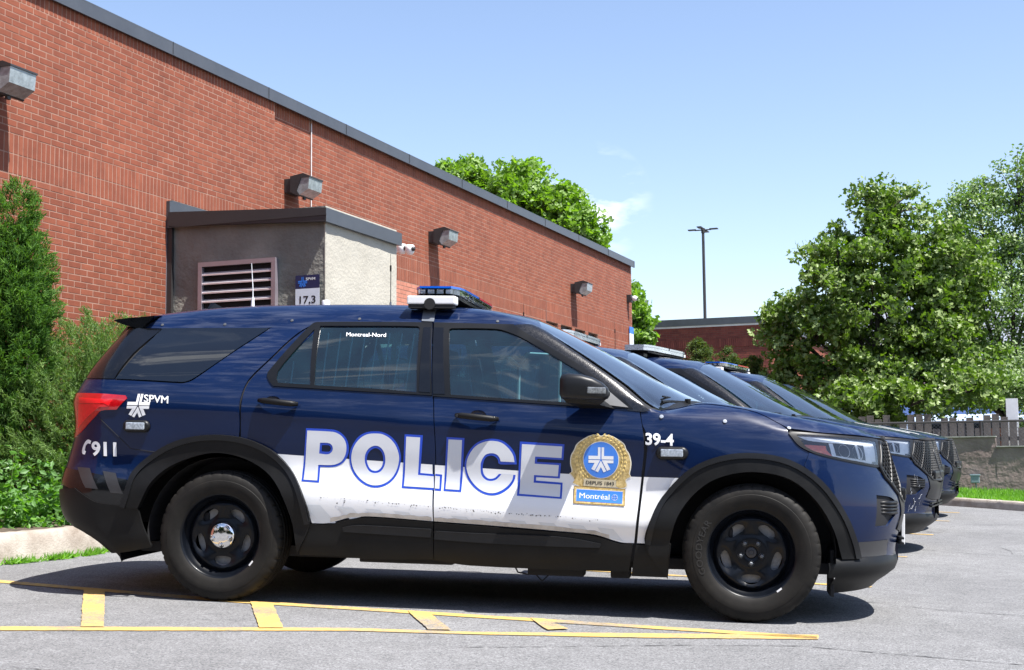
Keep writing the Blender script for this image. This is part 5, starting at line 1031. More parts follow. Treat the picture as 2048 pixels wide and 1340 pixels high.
def wheel_parts(root, x, side, cap):
    """one wheel: tyre, steel rim, brake disc, hub; outer face looks along -y before mirroring"""
    S = 1 if side < 0 else -1
    R = .377
    def flip(o):
        if S < 0:
            o.scale = (1, -1, 1)
        return o
    w = empty('wheel'); w.parent = root; w.location = (x, .845*side, .377)
    if S < 0: w.rotation_euler = (0, 0, pi)
    prof = [(.236,-.092),(.240,-.108),(.250,-.116),(.268,-.121),(.290,-.1265),(.308,-.1275),(.318,-.1262),(.320,-.1245),(.330,-.1235),(.345,-.119),(.356,-.1135),(.3635,-.106),(.369,-.098),
            (.372,-.088),(.3735,-.074),(.366,-.072),(.366,-.064),(.3755,-.062),(.377,-.030),(.368,-.028),(.368,-.020),(.377,-.018),(.377,.018),(.368,.020),(.368,.028),(.377,.03),(.3755,.062),(.366,.064),(.366,.072),(.3735,.074),(.370,.09),(.36,.11),(.34,.12),(.30,.127),(.25,.115),(.236,.092)]
    n = 216; V = []; F = []
    for i, (r, h) in enumerate(prof):
        for k in range(n):
            a = 2*pi*k/n; rr = r
            if 9 <= i <= 14 and k % 6 == 0: rr -= .006 if i > 10 else .003
            V.append((rr*cos(a), h, rr*sin(a)))
    for i in range(len(prof)-1):
        for k in range(n):
            a = i*n+k; b = i*n+(k+1) % n; F.append((b, a, a+n, b+n))
    ty = mobj('tyre', V, F, RUB, w); autosmooth(ty, 28)
    # raised lettering on the sidewall, as on the photographed tyre
    for word, a0, span in ((('GOODYEAR', 205, -62),) if not cap else ()):
        TV, TF = text_polys(word, .01, 0, 1.05); x0 = min(v[0] for v in TV); x1 = max(v[0] for v in TV); P = []
        for (tx, tyy) in TV:
            a = radians(a0+span*(tx-x0)/(x1-x0)); rr = .268+tyy/.73*.036
            P.append((rr*cos(a), -.1285, rr*sin(a)))
        mobj('raised_lettering', P, [t[::-1] for t in TF], M_('rub2'), w)
    rim = MB().lathe([(.236,-.088),(.243,-.100),(.2485,-.104),(.250,-.109),(.246,-.1115),(.238,-.108),(.232,-.100),(.229,-.085),(.222,-.070),(.212,-.055),(.206,-.048),(.203,-.02),(.205,.09),(.236,.1)], 72, 'y')
    ro = rim.build('rim', STEEL, w); autosmooth(ro, 50)
    ed = MB().lathe([(.2470,-.1118),(.2503,-.1100),(.2508,-.1075)], 72, 'y').build('rim_edge', RIMEDGE, w); autosmooth(ed, 60)
    # pressed steel centre with five openings
    circ = [(.205*cos(2*pi*k/60), .205*sin(2*pi*k/60)) for k in range(60)]
    holes = []
    for k in range(5):
        a = -pi/2+2*pi*k/5; c_ = (.143*cos(a), .143*sin(a)); hl = []
        for j in range(20):
            b = 2*pi*j/20; u = .052*cos(b)*(1+.0*sin(b)); v = .0265*sin(b)
            v += -.010*(abs(cos(b))**2)+.004
            hl.append((c_[0]-u*sin(a)+v*cos(a), c_[1]+u*cos(a)+v*sin(a)))
        holes.append(hl)
    holes.append([(.034*cos(2*pi*k/20), .034*sin(2*pi*k/20)) for k in range(20)])
    V2, T, bd = cdt(circ, holes, .010)
    def hgt(x_, y_):
        r = math.hypot(x_, y_); a = atan2(y_, x_)
        h = np.interp(r, [0,.035,.05,.085,.10,.15,.178,.188,.198,.205], [-.052,-.054,-.060,-.060,-.052,-.066,-.070,-.066,-.052,-.048])
        # spokes stand proud between the openings, lips dip into them
        m = 1e9
        for k in range(5):
            ak = -pi/2+2*pi*k/5; cx_, cy_ = .143*cos(ak), .143*sin(ak)
            du = -(x_-cx_)*sin(ak)+(y_-cy_)*cos(ak); dv = (x_-cx_)*cos(ak)+(y_-cy_)*sin(ak)
            m = min(m, math.hypot(du/.052, dv/.0265)-1)
        if m < .75: h += .012*(1-max(m, 0)/.75)**1.5
        return float(h)
    P = [(x_, hgt(x_, y_), y_) for x_, y_ in V2]; F = [tuple(t) for t in T]
    n0 = len(P)
    idx = {}
    for a, b in bd:
        for v in (a, b):
            if v not in idx: idx[v] = len(P); P.append((P[v][0], P[v][1]+.012, P[v][2]))
        F.append((b, a, idx[a], idx[b]))
    ce = mobj('wheel_centre', P, F, STEEL, w); autosmooth(ce, 40)
    bdk = MB().lathe([(0,-.012),(.08,-.012),(.09,-.015),(.168,-.015),(.170,-.010),(.170,.012),(0,.012)], 48, 'y').build('brake_disc', DISC, w); autosmooth(bdk)
    cal = MB().box((-.19,-.03,.01), (-.10,.05,.13), bev=.012).build('brake_caliper', SHELL, w)
    if cap:
        cp = MB().lathe([(0,-.092),(.03,-.0915),(.055,-.089),(.070,-.083),(.078,-.072),(.080,-.060),(.081,-.050)], 40, 'y').build('hub_cap', CHROME, w); autosmooth(cp, 50)
        for k in range(5):
            a = pi/2+pi/5+2*pi*k/5+.0; c_ = (.052*cos(a), 0, .052*sin(a))
            nuts = MB(); nuts.lathe([(0,-.104),(.007,-.104),(.010,-.100),(.010,-.085)], 12, 'y', c_); nuts.lathe([(.012,-.088),(.0155,-.092),(.018,-.0855)], 16, 'y', c_); autosmooth(nuts.build('wheel_nut', CHROME, w), 50)
    else:
        for k in range(5):
            a = pi/2+pi/5+2*pi*k/5; c_ = (.060*cos(a), 0, .060*sin(a))
            nuts = MB(); nuts.lathe([(0,-.074),(.006,-.074),(.0115,-.070),(.0115,-.055)], 6, 'y', c_); nuts.lathe([(.012,-.0575),(.0155,-.062),(.0185,-.057)], 14, 'y', c_); nuts.build('wheel_nut', RIMEDGE, w)
        hb = MB().lathe([(0,-.064),(.012,-.064),(.014,-.058),(.028,-.056),(.0335,-.048),(.034,-.03)], 24, 'y').build('hub', GUN, w); autosmooth(hb)
    wt = MB().box((-.014,-.113,-.005), (.014,-.108,.005), Matrix.Rotation(radians(-52), 4, 'Y') @ Matrix.Translation((.0,0,0)))
    a = radians(-38 if cap else -52)
    wt = MB().box((-.016,-.1150,-.006), (.016,-.1105,.006), Matrix.Translation((.2455*cos(a), 0, .2455*sin(a))) @ Matrix.Rotation(-a+pi/2, 4, 'Y')).build('balance_weight', WPLA, w)
    return w
_mc = {}
def M_(k):
    if k not in _mc: _mc[k] = M('tyre_lettering', (.018, .017, .016), .6, var=.2)
    return _mc[k]

def make_car():
    car = empty('patrol_car')
    # dark inner shell with openings for glass and wheels
    G = _G; nu, nv = G.shape[:2]; vv = np.concatenate([np.linspace(ROWT[i], ROWT[i+1], 220//14+1)[:-1] for i in range(NROW-1)]+[[ROWT[-1]]])
    N = _N; Gi = G-N*.012; Gi[:,:,1] = np.minimum(Gi[:,:,1], -.0)
    st = 3; us = list(range(0, nu, st))+([nu-1] if (nu-1) % st else []); ws = list(range(0, nv, st))+([nv-1] if (nv-1) % st else [])
    g = Gi[us][:, ws]; idx = np.arange(len(us)*len(ws)).reshape(len(us), len(ws)); V = g.reshape(-1, 3)
    def inpoly(x, z, L):
        r = False; n = len(L)
        for i in range(n):
            x1, z1 = L[i]; x2, z2 = L[(i+1) % n]
            if (z1 > z) != (z2 > z) and x < (x2-x1)*(z-z1)/(z2-z1)+x1: r = not r
        return r
    wins = [[(p[0], p[2]) for p in pp(k)] for k in ('trim1', 'trim2')]
    F = []
    for i in range(len(us)-1):
        for j in range(len(ws)-1):
            q = (idx[i,j], idx[i+1,j], idx[i+1,j+1], idx[i,j+1]); c_ = V[list(q)].mean(0); x, z = c_[0], c_[2]
            if z < .30 and x > -.62: continue
            if c_[1] < -.55 and (inpoly(x, z, wins[0]) or inpoly(x, z, wins[1])): continue
            if vv[ws[j]] >= ROWT[11]-.02 and 1.74 < x < 2.62 and z > 1.165 and z < 1.745-(x-1.74)*.55: continue
            if c_[1] < -.5 and (math.hypot(x, z-.377) < .535 or math.hypot(x-3.025, z-.377) < .535): continue
            F.append(q)
    n = len(V); V2 = np.concatenate([V, V*[1,-1,1]]); F2 = F+[tuple(i+n for i in f[::-1]) for f in F]
    mobj('body_shell', V2, F2, SHELL, car, smooth=True)
    # floor, arches
    mb = MB().box((-.55,-.78,.26), (3.45,.78,.32)).box((.50,-.86,.27), (2.52,.86,.62)).box((-.85,-.62,.42),(3.6,.62,.8))
    mb.build('underbody', SHELL, car)
    for xw in (0, 3.025):
        for s in (-1, 1):
            wl = MB(); n_ = 20; P = []; F = []
            for k in range(n_+1):
                a = radians(-6+192*k/n_); 
                for y in (-.925, -.60): P.append((xw+.455*cos(a), y*-s, .377+.455*sin(a)))
            for k in range(n_): F.append((2*k, 2*k+1, 2*k+3, 2*k+2))
            P += [(xw, -.60*-s, .377)]; c0 = len(P)-1
            for k in range(n_): F.append((2*k+1, c0, 2*k+3))
            mobj('wheel_arch_liner', P, F, SHELL, car)
    # painted panels
    RD = (sin(radians(38)), cos(radians(38)), 0)
    q = pp('quarter')
    nq = len(q)
    rear_edge = [(-1.165,-.60,.60),(-1.13,-.60,.80),(-1.08,-.62,.95),(-1.10,-.62,1.15),(-1.04,-.62,1.262)]
    L = q[:-1]+[(-1.175,-.62,.62)]+rear_edge[1:]
    panel('rear_quarter_panel', L, PAINT, car, dir=RD, mirror=True, ang=30)
    panel('tailgate', [(-1.19,-.59,.60),(-1.15,-.59,.80),(-1.10,-.61,.95),(-1.11,-.61,1.15),(-1.05,-.605,1.262),(-1.05,0,1.262),(-1.19,0,.60)], PAINT, car, dir=(1,0,0), both=True, sm=False, res=.06)
    panel('rear_window', [(-.90,-.56,1.29),(-.72,-.52,1.60),(-.72,0,1.62),(-.90,0,1.29)], GLOSSB, car, dir=(.9,0,-.43), both=True, sm=False, off=.002)
    rd = panel('rear_door', pp('rear_door'), PAINT, car, holes=[[(.498,1.612),(1.163,1.616),(1.212,1.225),(.285,1.268),(.250,1.30),(.262,1.33)]], mirror=True, ang=30)
    fd = panel('front_door', pp('front_door'), PAINT, car, holes=[[(1.19,1.622),(1.60,1.616),(1.70,1.588),(1.93,1.445),(2.235,1.245),(2.31,1.168),(2.00,1.168),(1.236,1.21)]], mirror=True, ang=30)
    panel('front_wing', [(2.515,-.88,1.148),(2.56,-.780,1.176),(2.68,-.76,1.188),(2.80,-.76,1.188),(3.0,-.775,1.148),(3.12,-.80,1.100),(3.21,-.862,1.054)]+[p for p in pp('fender')[::-1][0:0]]+[pp('fender')[-2]]+[pp('fender')[-3]]+pp('fender')[-4:1:-1]+[pp('fender')[1],(2.425,-.9,1.04),(2.412,-.9,1.125),(2.44,-.9,1.141)], PAINT, car, dir=(0,1,-.45), mirror=True, ang=34, res=.025, off=-.0035)
    ro = pp('roofedge')
    hd = pp('header')
    roof = ro+[(1.80,-.60,1.655),(1.765,-.40,1.69),(1.735,-.2,1.705),(1.725,0,1.72),(-.66,0,1.72),(-.64,-.35,1.70),(-.585,-.62,1.66)]
    rf = panel('roof', roof, PAINT, car, dir=(0,.55,-.83), both=True, ang=32, res=.05)
    panel('bonnet', [(2.56,-.80,1.172),(2.68,-.792,1.184),(2.80,-.79,1.184),(3.0,-.805,1.150),(3.21,-.865,1.056),(3.26,-.865,1.050),(3.42,-.815,1.044),(3.58,-.70,1.036),(3.72,-.52,1.022),(3.80,-.28,1.010),(3.825,0,1.005),(2.86,0,1.19),(2.80,-.30,1.19),(2.70,-.6,1.18)], PAINT, car, dir=(.15,.35,-.93), both=True, ang=34, res=.03, depth=.006)
    panel('roof_white_patch', [(1.30,-.30,1.77),(1.42,-.32,1.75),(1.44,.30,1.75),(1.32,.30,1.77)], WHITE, car, off=.002, depth=0, dir=(0,.02,-1), sm=False)  # plain white patch across the roof
    panel('bonnet_white_strip', [(3.16,-.10,1.16),(3.66,-.10,1.08),(3.66,-.01,1.08),(3.16,-.01,1.16)], WHITE, car, off=.002, depth=0, dir=(0,.02,-1), sm=False, both=True)  # plain white strips along the bonnet
    # soft crease down the bonnet, cowl and wipers
    panel('cowl_panel', [(2.52,-.86,1.155),(2.56,-.78,1.165),(2.70,-.58,1.178),(2.79,-.30,1.186),(2.84,0,1.186),(2.74,0,1.19),(2.68,-.3,1.185),(2.60,-.55,1.175)], PLAS, car, dir=(0,.3,-1), both=True, off=.001)
    ws = pp('ws_edge')
    wsl = [(1.795,-.60,1.640),(1.83,-.655,1.605)]+[(2.055,-.69,1.472),(2.31,-.765,1.302),(2.505,-.82,1.155)]+[(2.60,-.60,1.178),(2.70,-.33,1.186),(2.755,0,1.190),(1.735,0,1.712),(1.75,-.25,1.702),(1.775,-.45,1.675)]
    panel('windscreen', wsl, WSG, car, dir=(-.62,.28,-.73), both=True, ang=30, off=-.001, depth=.006)
    fs = pp('fascia_side'); fl = pp('fascia_low'); fo = pp('archF_o')
    L = fs[0:1]+fs[1:]+[(3.870,-.45,.66),(3.885,-.43,.60),(3.880,-.50,.50),(3.905,-.30,.47),(3.92,0,.46),(3.905,0,.34),(3.86,-.45,.35),(3.80,-.56,.352)]+fl[::-1]+[fo[-1], fo[-2], fo[-3], (3.40,-.93,.775)]
    panel('front_bumper', L, PAINT, car, holes=[pp('foglight')], dir=(-.72,.70,0), mirror=True, ang=30, res=.03)
    L2 = [(3.835,-.47,.725),(3.87,-.44,.66),(3.89,-.42,.58),(3.885,-.47,.50),(3.91,-.30,.475),(3.92,0,.47),(3.94,0,.62),(3.93,-.25,.64)]
    panel('grille_surround', L2, PLAS2, car, dir=(-1,.35,0), both=True, off=.006, res=.05, ang=30)
    gr = [(3.752,-.495,.995),(3.745,-.61,.850),(3.765,-.59,.80),(3.85,-.47,.715),(3.90,-.36,.655),(3.93,0,.645),(3.83,0,1.0)]
    panel('grille_backing', gr, SHELL, car, dir=(-1,.3,0), both=True, off=-.012, depth=0, sm=False, res=.05)
    # diamond mesh of the grille: bars laid over the opening
    mb = MB(); g2 = [(p[1], p[2]) for p in gr]
    def gi(y, z): return inpoly(y, z, g2)
    for s in (-1, 1):
        for k in range(-60, 60):
            pts = []
            for j in range(0, 120):
                z = .62+j*.0045; y = k*.044+s*(z-.62)*1.0
                if gi(-abs(y), z) and abs(y) < .62:
                    o_, n_ = onbody((3.8, -abs(y), z), Vector((-1,.0,0))); o_ = o_+n_*.002
                    pts.append((o_.x, o_.y if y < 0 else -o_.y, o_.z))
                else:
                    if len(pts) > 2: mb.tube(pts[::3]+[pts[-1]], .0050, 4, False)
                    pts = []
            if len(pts) > 2: mb.tube(pts[::3]+[pts[-1]], .0050, 4, False)
    tag(mb.build('grille_mesh', PLAS2, car), kind='stuff')
    gl = gr+[(p[0], -p[1], p[2]) for p in gr[-2:0:-1]]
    pts = []
    for a, b in zip(gr[:-1], gr[1:]):
        for t in np.linspace(0, 1, 6)[:-1]:
            p = Vector(a).lerp(Vector(b), t); o_, n_ = onbody(p, Vector((-1,.3,0)).normalized()); pts.append(o_+n_*.004)
    mb = MB().tube(pts, .010, 6).tube([(p.x, -p.y, p.z) for p in pts], .010, 6); mb.build('grille_frame', PLAS2, car, smooth=True)
    # lower intake, number plate and its bracket on the nose
    mb = MB()
    for z in (.41, .44): mb.box((3.875,-.42,z), (3.90,.42,z+.012))
    mb.build('intake_slats', PLAS2, car)
    MB().box((3.905,-.26,.40), (3.925,.26,.575), bev=.004).build('front_number_plate', WPLA, car)
    MB().box((3.86,-.33,.655), (3.925,.33,.735), bev=.02).build('bumper_bracket', PLAS2, car)
    # fog light recess
    fg = pp('foglight')
    panel('fog_recess', fg, SHELL, car, dir=(-.72,.70,0), off=-.045, depth=0, mirror=True)
    for s in (1, -1):
        mb = MB()
        for k in range(4):
            p0 = Vector((3.735,-.655*s,.655-k*.019)); p1 = Vector((3.845,-.515*s,.655-k*.019)); mb.tube([p0, (p0+p1)/2+Vector((.006,-.006*s,0)), p1], .0105, 6)
        mb.build('fog_trim', PLAS2, car, smooth=True)
    # black lower valance
    sk = []
    for x, z in ((3.49,.345),(3.60,.352),(3.70,.352),(3.78,.350),(3.83,.352)): sk.append((x, z))
    V = []; F = []; NS = 26
    prof = [(.0,.352,-.03),(.012,.360,0),(.030,.335,.02),(.036,.305,.026),(.022,.270,.01),(-.02,.235,-.03),(-.07,.200,-.07),(-.10,.17,-.11)]
    for i in range(NS+1):
        t = radians(8+82*i/NS); n_ = 2.5; a = sin(t)**(2/n_); b = cos(t)**(2/n_) if i < NS else 0
        for (o_, z, _) in prof:
            base = (3.10+(3.86-3.10)*a, -(.93)*b); nx, ny = sin(t), -cos(t)
            dz = .03*(1-a)*(-1 if z < .3 else 0)
            V.append((base[0]+nx*o_, base[1]+ny*o_, z+dz*(1 if z<.3 else 0)))
    m_ = len(prof)
    for i in range(NS):
        for k in range(m_-1): F.append((i*m_+k, i*m_+k+1, (i+1)*m_+k+1, (i+1)*m_+k))
    # cut everything behind the wheel line
    F = [f for f in F if min(V[i][0] for i in f) > 3.435]
    n0 = len(V); V2 = V+[(x, -y, z) for x, y, z in V]; F2 = F+[tuple(i+n0 for i in f[::-1]) for f in F]
    o = mobj('front_valance', V2, F2, PLAS, car); autosmooth(o, 40)
    for s in (-1, 1):
        MB().box((3.455,.70*s-.13,.145), (3.475,.70*s+.13,.40), bev=.004).build('mud_flap', SHELL, car)
    # rear bumper and valance
    rb = pp('rear_bumper')
    L = [(-1.16,-.60,.60)]+[(p[0], p[1], p[2]) for p in rb[1:9]]+[(-.60,-.9,.262),(-.74,-.85,.262),(-.86,-.80,.292),(-1.0,-.72,.36),(-1.10,-.60,.42)]
    panel('rear_bumper', [(-1.19,0,.60)]+L[0:]+[(-1.12,0,.40)], PLAS, car, dir=RD, both=True, off=.008, ang=28)
    # plastic wheel-arch mouldings and sills
    def ring(o_, i_): return pp(o_)+pp(i_)[::-1]
    for nm, cx in (('archR', 0), ('archF', 3.025)):
        a = pp(nm+'_o'); b = pp(nm+'_i')
        panel('wheel_arch_moulding', a+b[::-1], PLAS, car, off=.022, depth=.05, res=.03, mirror=True, ang=50)
        # stepped outer lip
        ins = [((p[0]-cx)*.948+cx, (p[2]-.36)*.948+.36) for p in a]
        panel('arch_lip', [(p[0], p[2]) for p in a]+ins[::-1], PLAS2, car, off=.030, depth=.02, res=.03, mirror=True, ang=50)
    for k in (1, 2, 3):
        par = {1: rd, 2: fd, 3: car}[k]
        panel('sill_cladding', pp('rocker%d' % k), PLAS, par, off=.006, depth=.03, mirror=True, ang=30)
        if k < 3: panel('sill_step', pp('mould%d' % k), PLAS2, par, off=.020, depth=.014, res=.03, ang=50)
    # black pillars, window trims, glass
    panel('windscreen_pillar', pp('apillar2'), PILL, car, off=.004, mirror=True, dir=(0,1,-.4), ang=30, res=.016, depth=0)
    panel('rear_pillar_trim', [(-.93,-.80,1.281),(-.79,-.56,1.596)]+pp('dpillar')[2:], GLOSSB, car, off=.004, mirror=True, dir=RD)
    panel('quarter_window', pp('qglass'), PRIV, car, off=.005, mirror=True, ang=30)
    panel('quarter_window_backing', pp('qglass'), SHELL, car, off=-.006, depth=0, mirror=True, ang=30)
    t1 = panel('window_trim', pp('trim1'), TRIM, rd, holes=[pp('glass1a'), pp('glass1b')], off=.007, depth=.02, mirror=True, ang=30, res=.03)
    t2 = panel('window_trim', pp('trim2'), TRIM, fd, holes=[pp('glass2')], off=.007, depth=.02, mirror=True, ang=30, res=.03)
    panel('window_glass', pp('glass1a'), GLS, rd, off=-.002, depth=0, mirror=True, ang=30)
    panel('window_glass', pp('glass1b'), GLS, rd, off=-.002, depth=0, mirror=True, ang=30)
    panel('window_glass', pp('glass2'), GLS, fd, off=-.002, depth=0, mirror=True, ang=30)
    panel('pillar_cover', [(1.125,1.607),(1.168,1.607),(1.215,1.222),(1.148,1.226)], GLOSSB, rd, off=.010, depth=.004, sm=False)
    panel('pillar_cover', [(1.186,1.607),(1.245,1.605),(1.300,1.215),(1.232,1.215)], GLOSSB, fd, off=.010, depth=.004, sm=False)
    panel('mirror_sail', pp('sail'), SAIL, fd, off=.012, depth=.012)
    # cabin: seats, steering wheel, dashboard, prisoner partition and window bars
    mb = MB()
    for y in (-.42, .42):
        mb.box((1.20,y-.26,.55), (1.75,y+.26,.80), bev=.05); mb.box((1.12,y-.25,.75), (1.30,y+.25,1.38), Matrix.Translation((1.2,0,.75)) @ Matrix.Rotation(radians(-14), 4, 'Y') @ Matrix.Translation((-1.2,0,-.75)), bev=.06)
        mb.box((.98,y-.13,1.36), (1.10,y+.13,1.55), bev=.045)
    mb.build('front_seats', SEAT, car, smooth=True)
    MB().box((.25,-.68,.55), (.45,.68,1.30), bev=.05).box((.3,-.68,.5), (.9,.68,.78), bev=.05).build('rear_seat', SEAT, car, smooth=True)
    MB().box((1.98,-.80,.70), (2.55,.80,1.13), bev=.05).build('dashboard', SEAT, car, smooth=True)
    mb = MB(); mb.box((.92,-.72,.6), (.94,.72,1.08))
    pts = [(.93,-.70,1.0),(.93,-.66,1.50),(.93,-.55,1.62),(.93,.55,1.62),(.93,.66,1.50),(.93,.70,1.0)]; mb.tube(pts, .018, 6)
    for z in (1.08, 1.2, 1.32, 1.44): mb.tube([(.93,-.69,z), (.93,.69,z)], .006, 4)
    mb.build('partition', SEAT, car)
    mb = MB(); mb.tube([(1.60,-.1,.9),(1.60,-.1,1.42),(1.65,-.1,1.50),(1.86,-.1,1.49)], .012, 6); mb.tube([(1.86,-.1,1.49),(1.86,-.12,.95)], .010, 6); mb.tube([(1.60,-.1,1.42),(1.60,-.5,1.45)], .012, 6); mb.build('screen_mount', BAR, car)
    for s in (-1, 1):
        mb = MB(); 
        for k in range(9):
            x = .528+k*.0745; mb.tube([(x-.012+.03*(1-k/9), s*.835, 1.255-k*.004), (x+.018, s*.725, 1.575)], .0048, 5)
        mb.tube([(.35,s*.84,1.268), (1.17,s*.845,1.222)], .006, 5); mb.tube([(.36,s*.845,1.262), (.36,s*.80,1.40)], .005, 5)
        mb.build('window_bars', BAR, rd)
    mb = MB(); 
    for k in range(24): pass
    c_ = Vector((1.95,.42,1.03)); pts = [c_+Vector((-.06*sin(a), .19*cos(a), .18*sin(a))) for a in np.linspace(0, 2*pi, 25)]; mb.tube(pts, .014, 6, False); mb.build('steering_wheel', SEAT, car, smooth=True)
    # lamps
    hl = pp('headlight')
    for s in ('r',): pass
    h = panel('headlamp', hl, CHAM, car, off=-.022, depth=0, dir=(-.45,.89,0), mirror=True, ang=35, res=.03)
    sv = []
    panel('headlamp_rim', [hl[0]]+hl[1:], PLAS2, h, holes=[[(3.262,-.888,1.026),(3.30,-.875,1.028),(3.42,-.83,1.022),(3.56,-.73,1.010),(3.715,-.54,.996),(3.722,-.60,.870),(3.700,-.66,.868),(3.55,-.80,.894),(3.40,-.885,.926),(3.32,-.90,.958)]], off=.004, depth=.012, dir=(-.45,.89,0), ang=35, res=.03)
    panel('headlamp_lens', hl, CLEAR, h, off=.003, depth=0, dir=(-.45,.89,0), ang=35, res=.025)
    panel('daytime_strip', [(3.27,-.88,1.022),(3.42,-.83,1.018),(3.56,-.73,1.006),(3.71,-.54,.992),(3.705,-.56,.972),(3.55,-.74,.984),(3.44,-.83,.990),(3.33,-.88,1.0)], SILV, h, off=-.010, depth=0, dir=(-.45,.89,0))
    panel('amber_reflector', pp('hl_amber'), AMBER, h, off=-.004, depth=0, dir=(-.45,.89,0))
    for c3, r in (((3.52,-.765,.945), .034), ((3.60,-.70,.935), .036)):
        q_, n_ = onbody(c3, Vector((-.45,.89,0)).normalized()); mbx = MB().lathe([(0,.0),(r*.8,.006),(r,.02),(r*1.15,.024),(r*1.15,0)], 20)
        rot = n_.to_track_quat('Z', 'Y').to_matrix().to_4x4(); mbx.V = [tuple(Matrix.Translation(q_-n_*.035) @ rot @ Vector(v)) for v in mbx.V]; autosmooth(mbx.build('projector', SILV, h), 60)
    for xs_ in ((3.45,3.475),(3.655,3.672)):
        panel('reflector_fin', [(xs_[0],-.85,.985),(xs_[1],-.84,.985),(xs_[1]+.012,-.84,.90),(xs_[0]+.012,-.85,.90)], SILV, h, off=-.007, depth=0, dir=(-.45,.89,0), sm=False)
    panel('reflector_fin', [(3.42,-.86,.925),(3.70,-.66,.885),(3.70,-.66,.872),(3.42,-.86,.915)], SILV, h, off=-.007, depth=0, dir=(-.45,.89,0), sm=False)
    panel('headlamp_bulb_house', [(3.645,-.66,.985),(3.715,-.56,.975),(3.715,-.60,.885),(3.655,-.69,.885)], SILV, h, off=-.008, depth=0, dir=(-.45,.89,0), sm=False)
    tl = panel('tail_lamp', [(-1.035,-.66,1.19)]+pp('taillight')[1:9]+[(-1.03,-.66,.93)], REDL, car, off=.006, depth=.02, dir=RD, mirror=True, ang=40)
    panel('lamp_segment', pp('tail_in1'), REDB, tl, off=.009, depth=.004, dir=RD, sm=False); panel('lamp_segment', pp('tail_in2'), REDB, tl, off=.008, depth=.003, dir=RD, sm=False)
    # small oblong side flashers
    for k, par in (('markerR', car), ('markerF', car)):
        L = pp(k); x0 = L[0][0]; x1 = L[1][0]; zc = (L[0][2]+L[2][2])/2; c_ = Vector(((x0+x1)/2, 0, zc)); q_, n_ = onbody((c_.x, -.9, c_.z), Vector(SIDE))
        w_ = (x1-x0)/2; r_ = .036
        mb = MB(); prof = []
        def oval(w, r, y): return [(c_.x+(w-r)*(1 if cos(a) > 0 else -1)+r*cos(a), q_.y-y, c_.z-.03*(w*0)+r*sin(a)) for a in np.linspace(0, 2*pi, 28, endpoint=False)]
        rings = [oval(w_, r_, -.004), oval(w_, r_, .010), oval(w_-.006, r_-.006, .020), oval(w_-.018, r_-.012, .024)]; V = sum(rings, []); F = []
        for i in range(3):
            for k_ in range(28): a = i*28+k_; b = i*28+(k_+1) % 28; F.append((a, b, b+28, a+28))
        F.append(tuple(range(84, 112)))
        fl_ = mobj('side_flasher', V, F, PLAS2, car, smooth=False); autosmooth(fl_, 40)
        MB().box((c_.x-w_*.68, q_.y-.034, c_.z-.019), (c_.x+w_*.68, q_.y-.020, c_.z+.022), bev=.005).build('flasher_lens', LEDC, fl_)
    # door handles with their cups
    for (xa, za, xb, zb, cx, cz, par) in ((.203,1.163,.460,1.145,.296,1.150,rd), (1.362,1.098,1.628,1.080,1.500,1.090,fd)):
        for s in (-1, 1):
            q_, n_ = onbody((cx, -.9, cz), Vector(SIDE))
            y = q_.y; pts = [(xa+.012, y-.016, za), (xa+.05, y-.034, za-.002), ((xa+xb)/2, y-.042, (za+zb)/2), (xb-.05, y-.036, zb+.002), (xb-.010, y-.018, zb)]
            mb = MB().tube([(p[0], p[1]*(-s), p[2]) for p in pts], [.012,.0175,.018,.0175,.012], 12); mb.V = [(v[0], v[1], v[2]) for v in mb.V]
            hh = mb.build('door_handle', PLAS, par, smooth=True)
            if s < 0:
                V = []; 
                cup = MB(); n_ = 20
                rg = []
                for rr, dy in ((1.0,-.0015),(.86,.006),(.5,.016)): rg.append([(cx+.050*rr*(abs(cos(a))**.8)*(1 if cos(a)>0 else -1), y+dy, cz-.002+.041*rr*sin(a)) for a in np.linspace(0, 2*pi, n_, endpoint=False)])
                V = sum(rg, []); F = []
                for i in range(2):
                    for k_ in range(n_): a = i*n_+k_; b = i*n_+(k_+1) % n_; F.append((a, b, b+n_, a+n_))
                F.append(tuple(range(2*n_, 3*n_)))
                V = [(v[0], v[1]-.004, v[2]) for v in V]
                co_ = mobj('handle_cup', V, F, PAINTD, par); autosmooth(co_, 50)
    MB().lathe([(0,-.045),(.008,-.045),(.009,-.03)], 12, 'y', (1.385,onbody((1.385,-.9,1.097), Vector(SIDE))[0].y,1.096)).build('key_lock', GUN, fd)
    # door mirrors
    for s in (-1, 1):
        V = []; F = []; st = [(1.985,.050,.085,1.262),(1.992,.066,.098,1.263),(2.03,.072,.108,1.265),(2.10,.070,.104,1.262),(2.16,.062,.094,1.254),(2.21,.048,.078,1.242),(2.240,.030,.055,1.232),(2.252,.008,.02,1.228)]
        n_ = 24
        for x, hz, hy, zc in st:
            for k in range(n_):
                a = 2*pi*k/n_; ca, sa = cos(a), sin(a); V.append((x, (1.105+hy*(abs(ca)**.45)*(1 if ca > 0 else -1))*s*1.0, zc+hz*(abs(sa)**.45)*(1 if sa > 0 else -1)))
        for i in range(len(st)-1):
            for k in range(n_): a = i*n_+k; b = i*n_+(k+1) % n_; F.append((a, b, b+n_, a+n_) if s < 0 else (b, a, a+n_, b+n_))
        F.append(tuple(range(n_)) if s > 0 else tuple(range(n_))[::-1])
        mr = mobj('door_mirror', V, F, PLAS2, car, smooth=True)
        mb = MB(); V = [(1.99,1.19,1.215),(2.24,1.16,1.200),(2.20,1.02,1.205),(1.99,1.02,1.215),(2.02,1.15,1.175),(2.20,1.10,1.168),(2.27,.93,1.150),(2.08,.93,1.150)]
        V = [(x, y*s, z) for x, y, z in V]
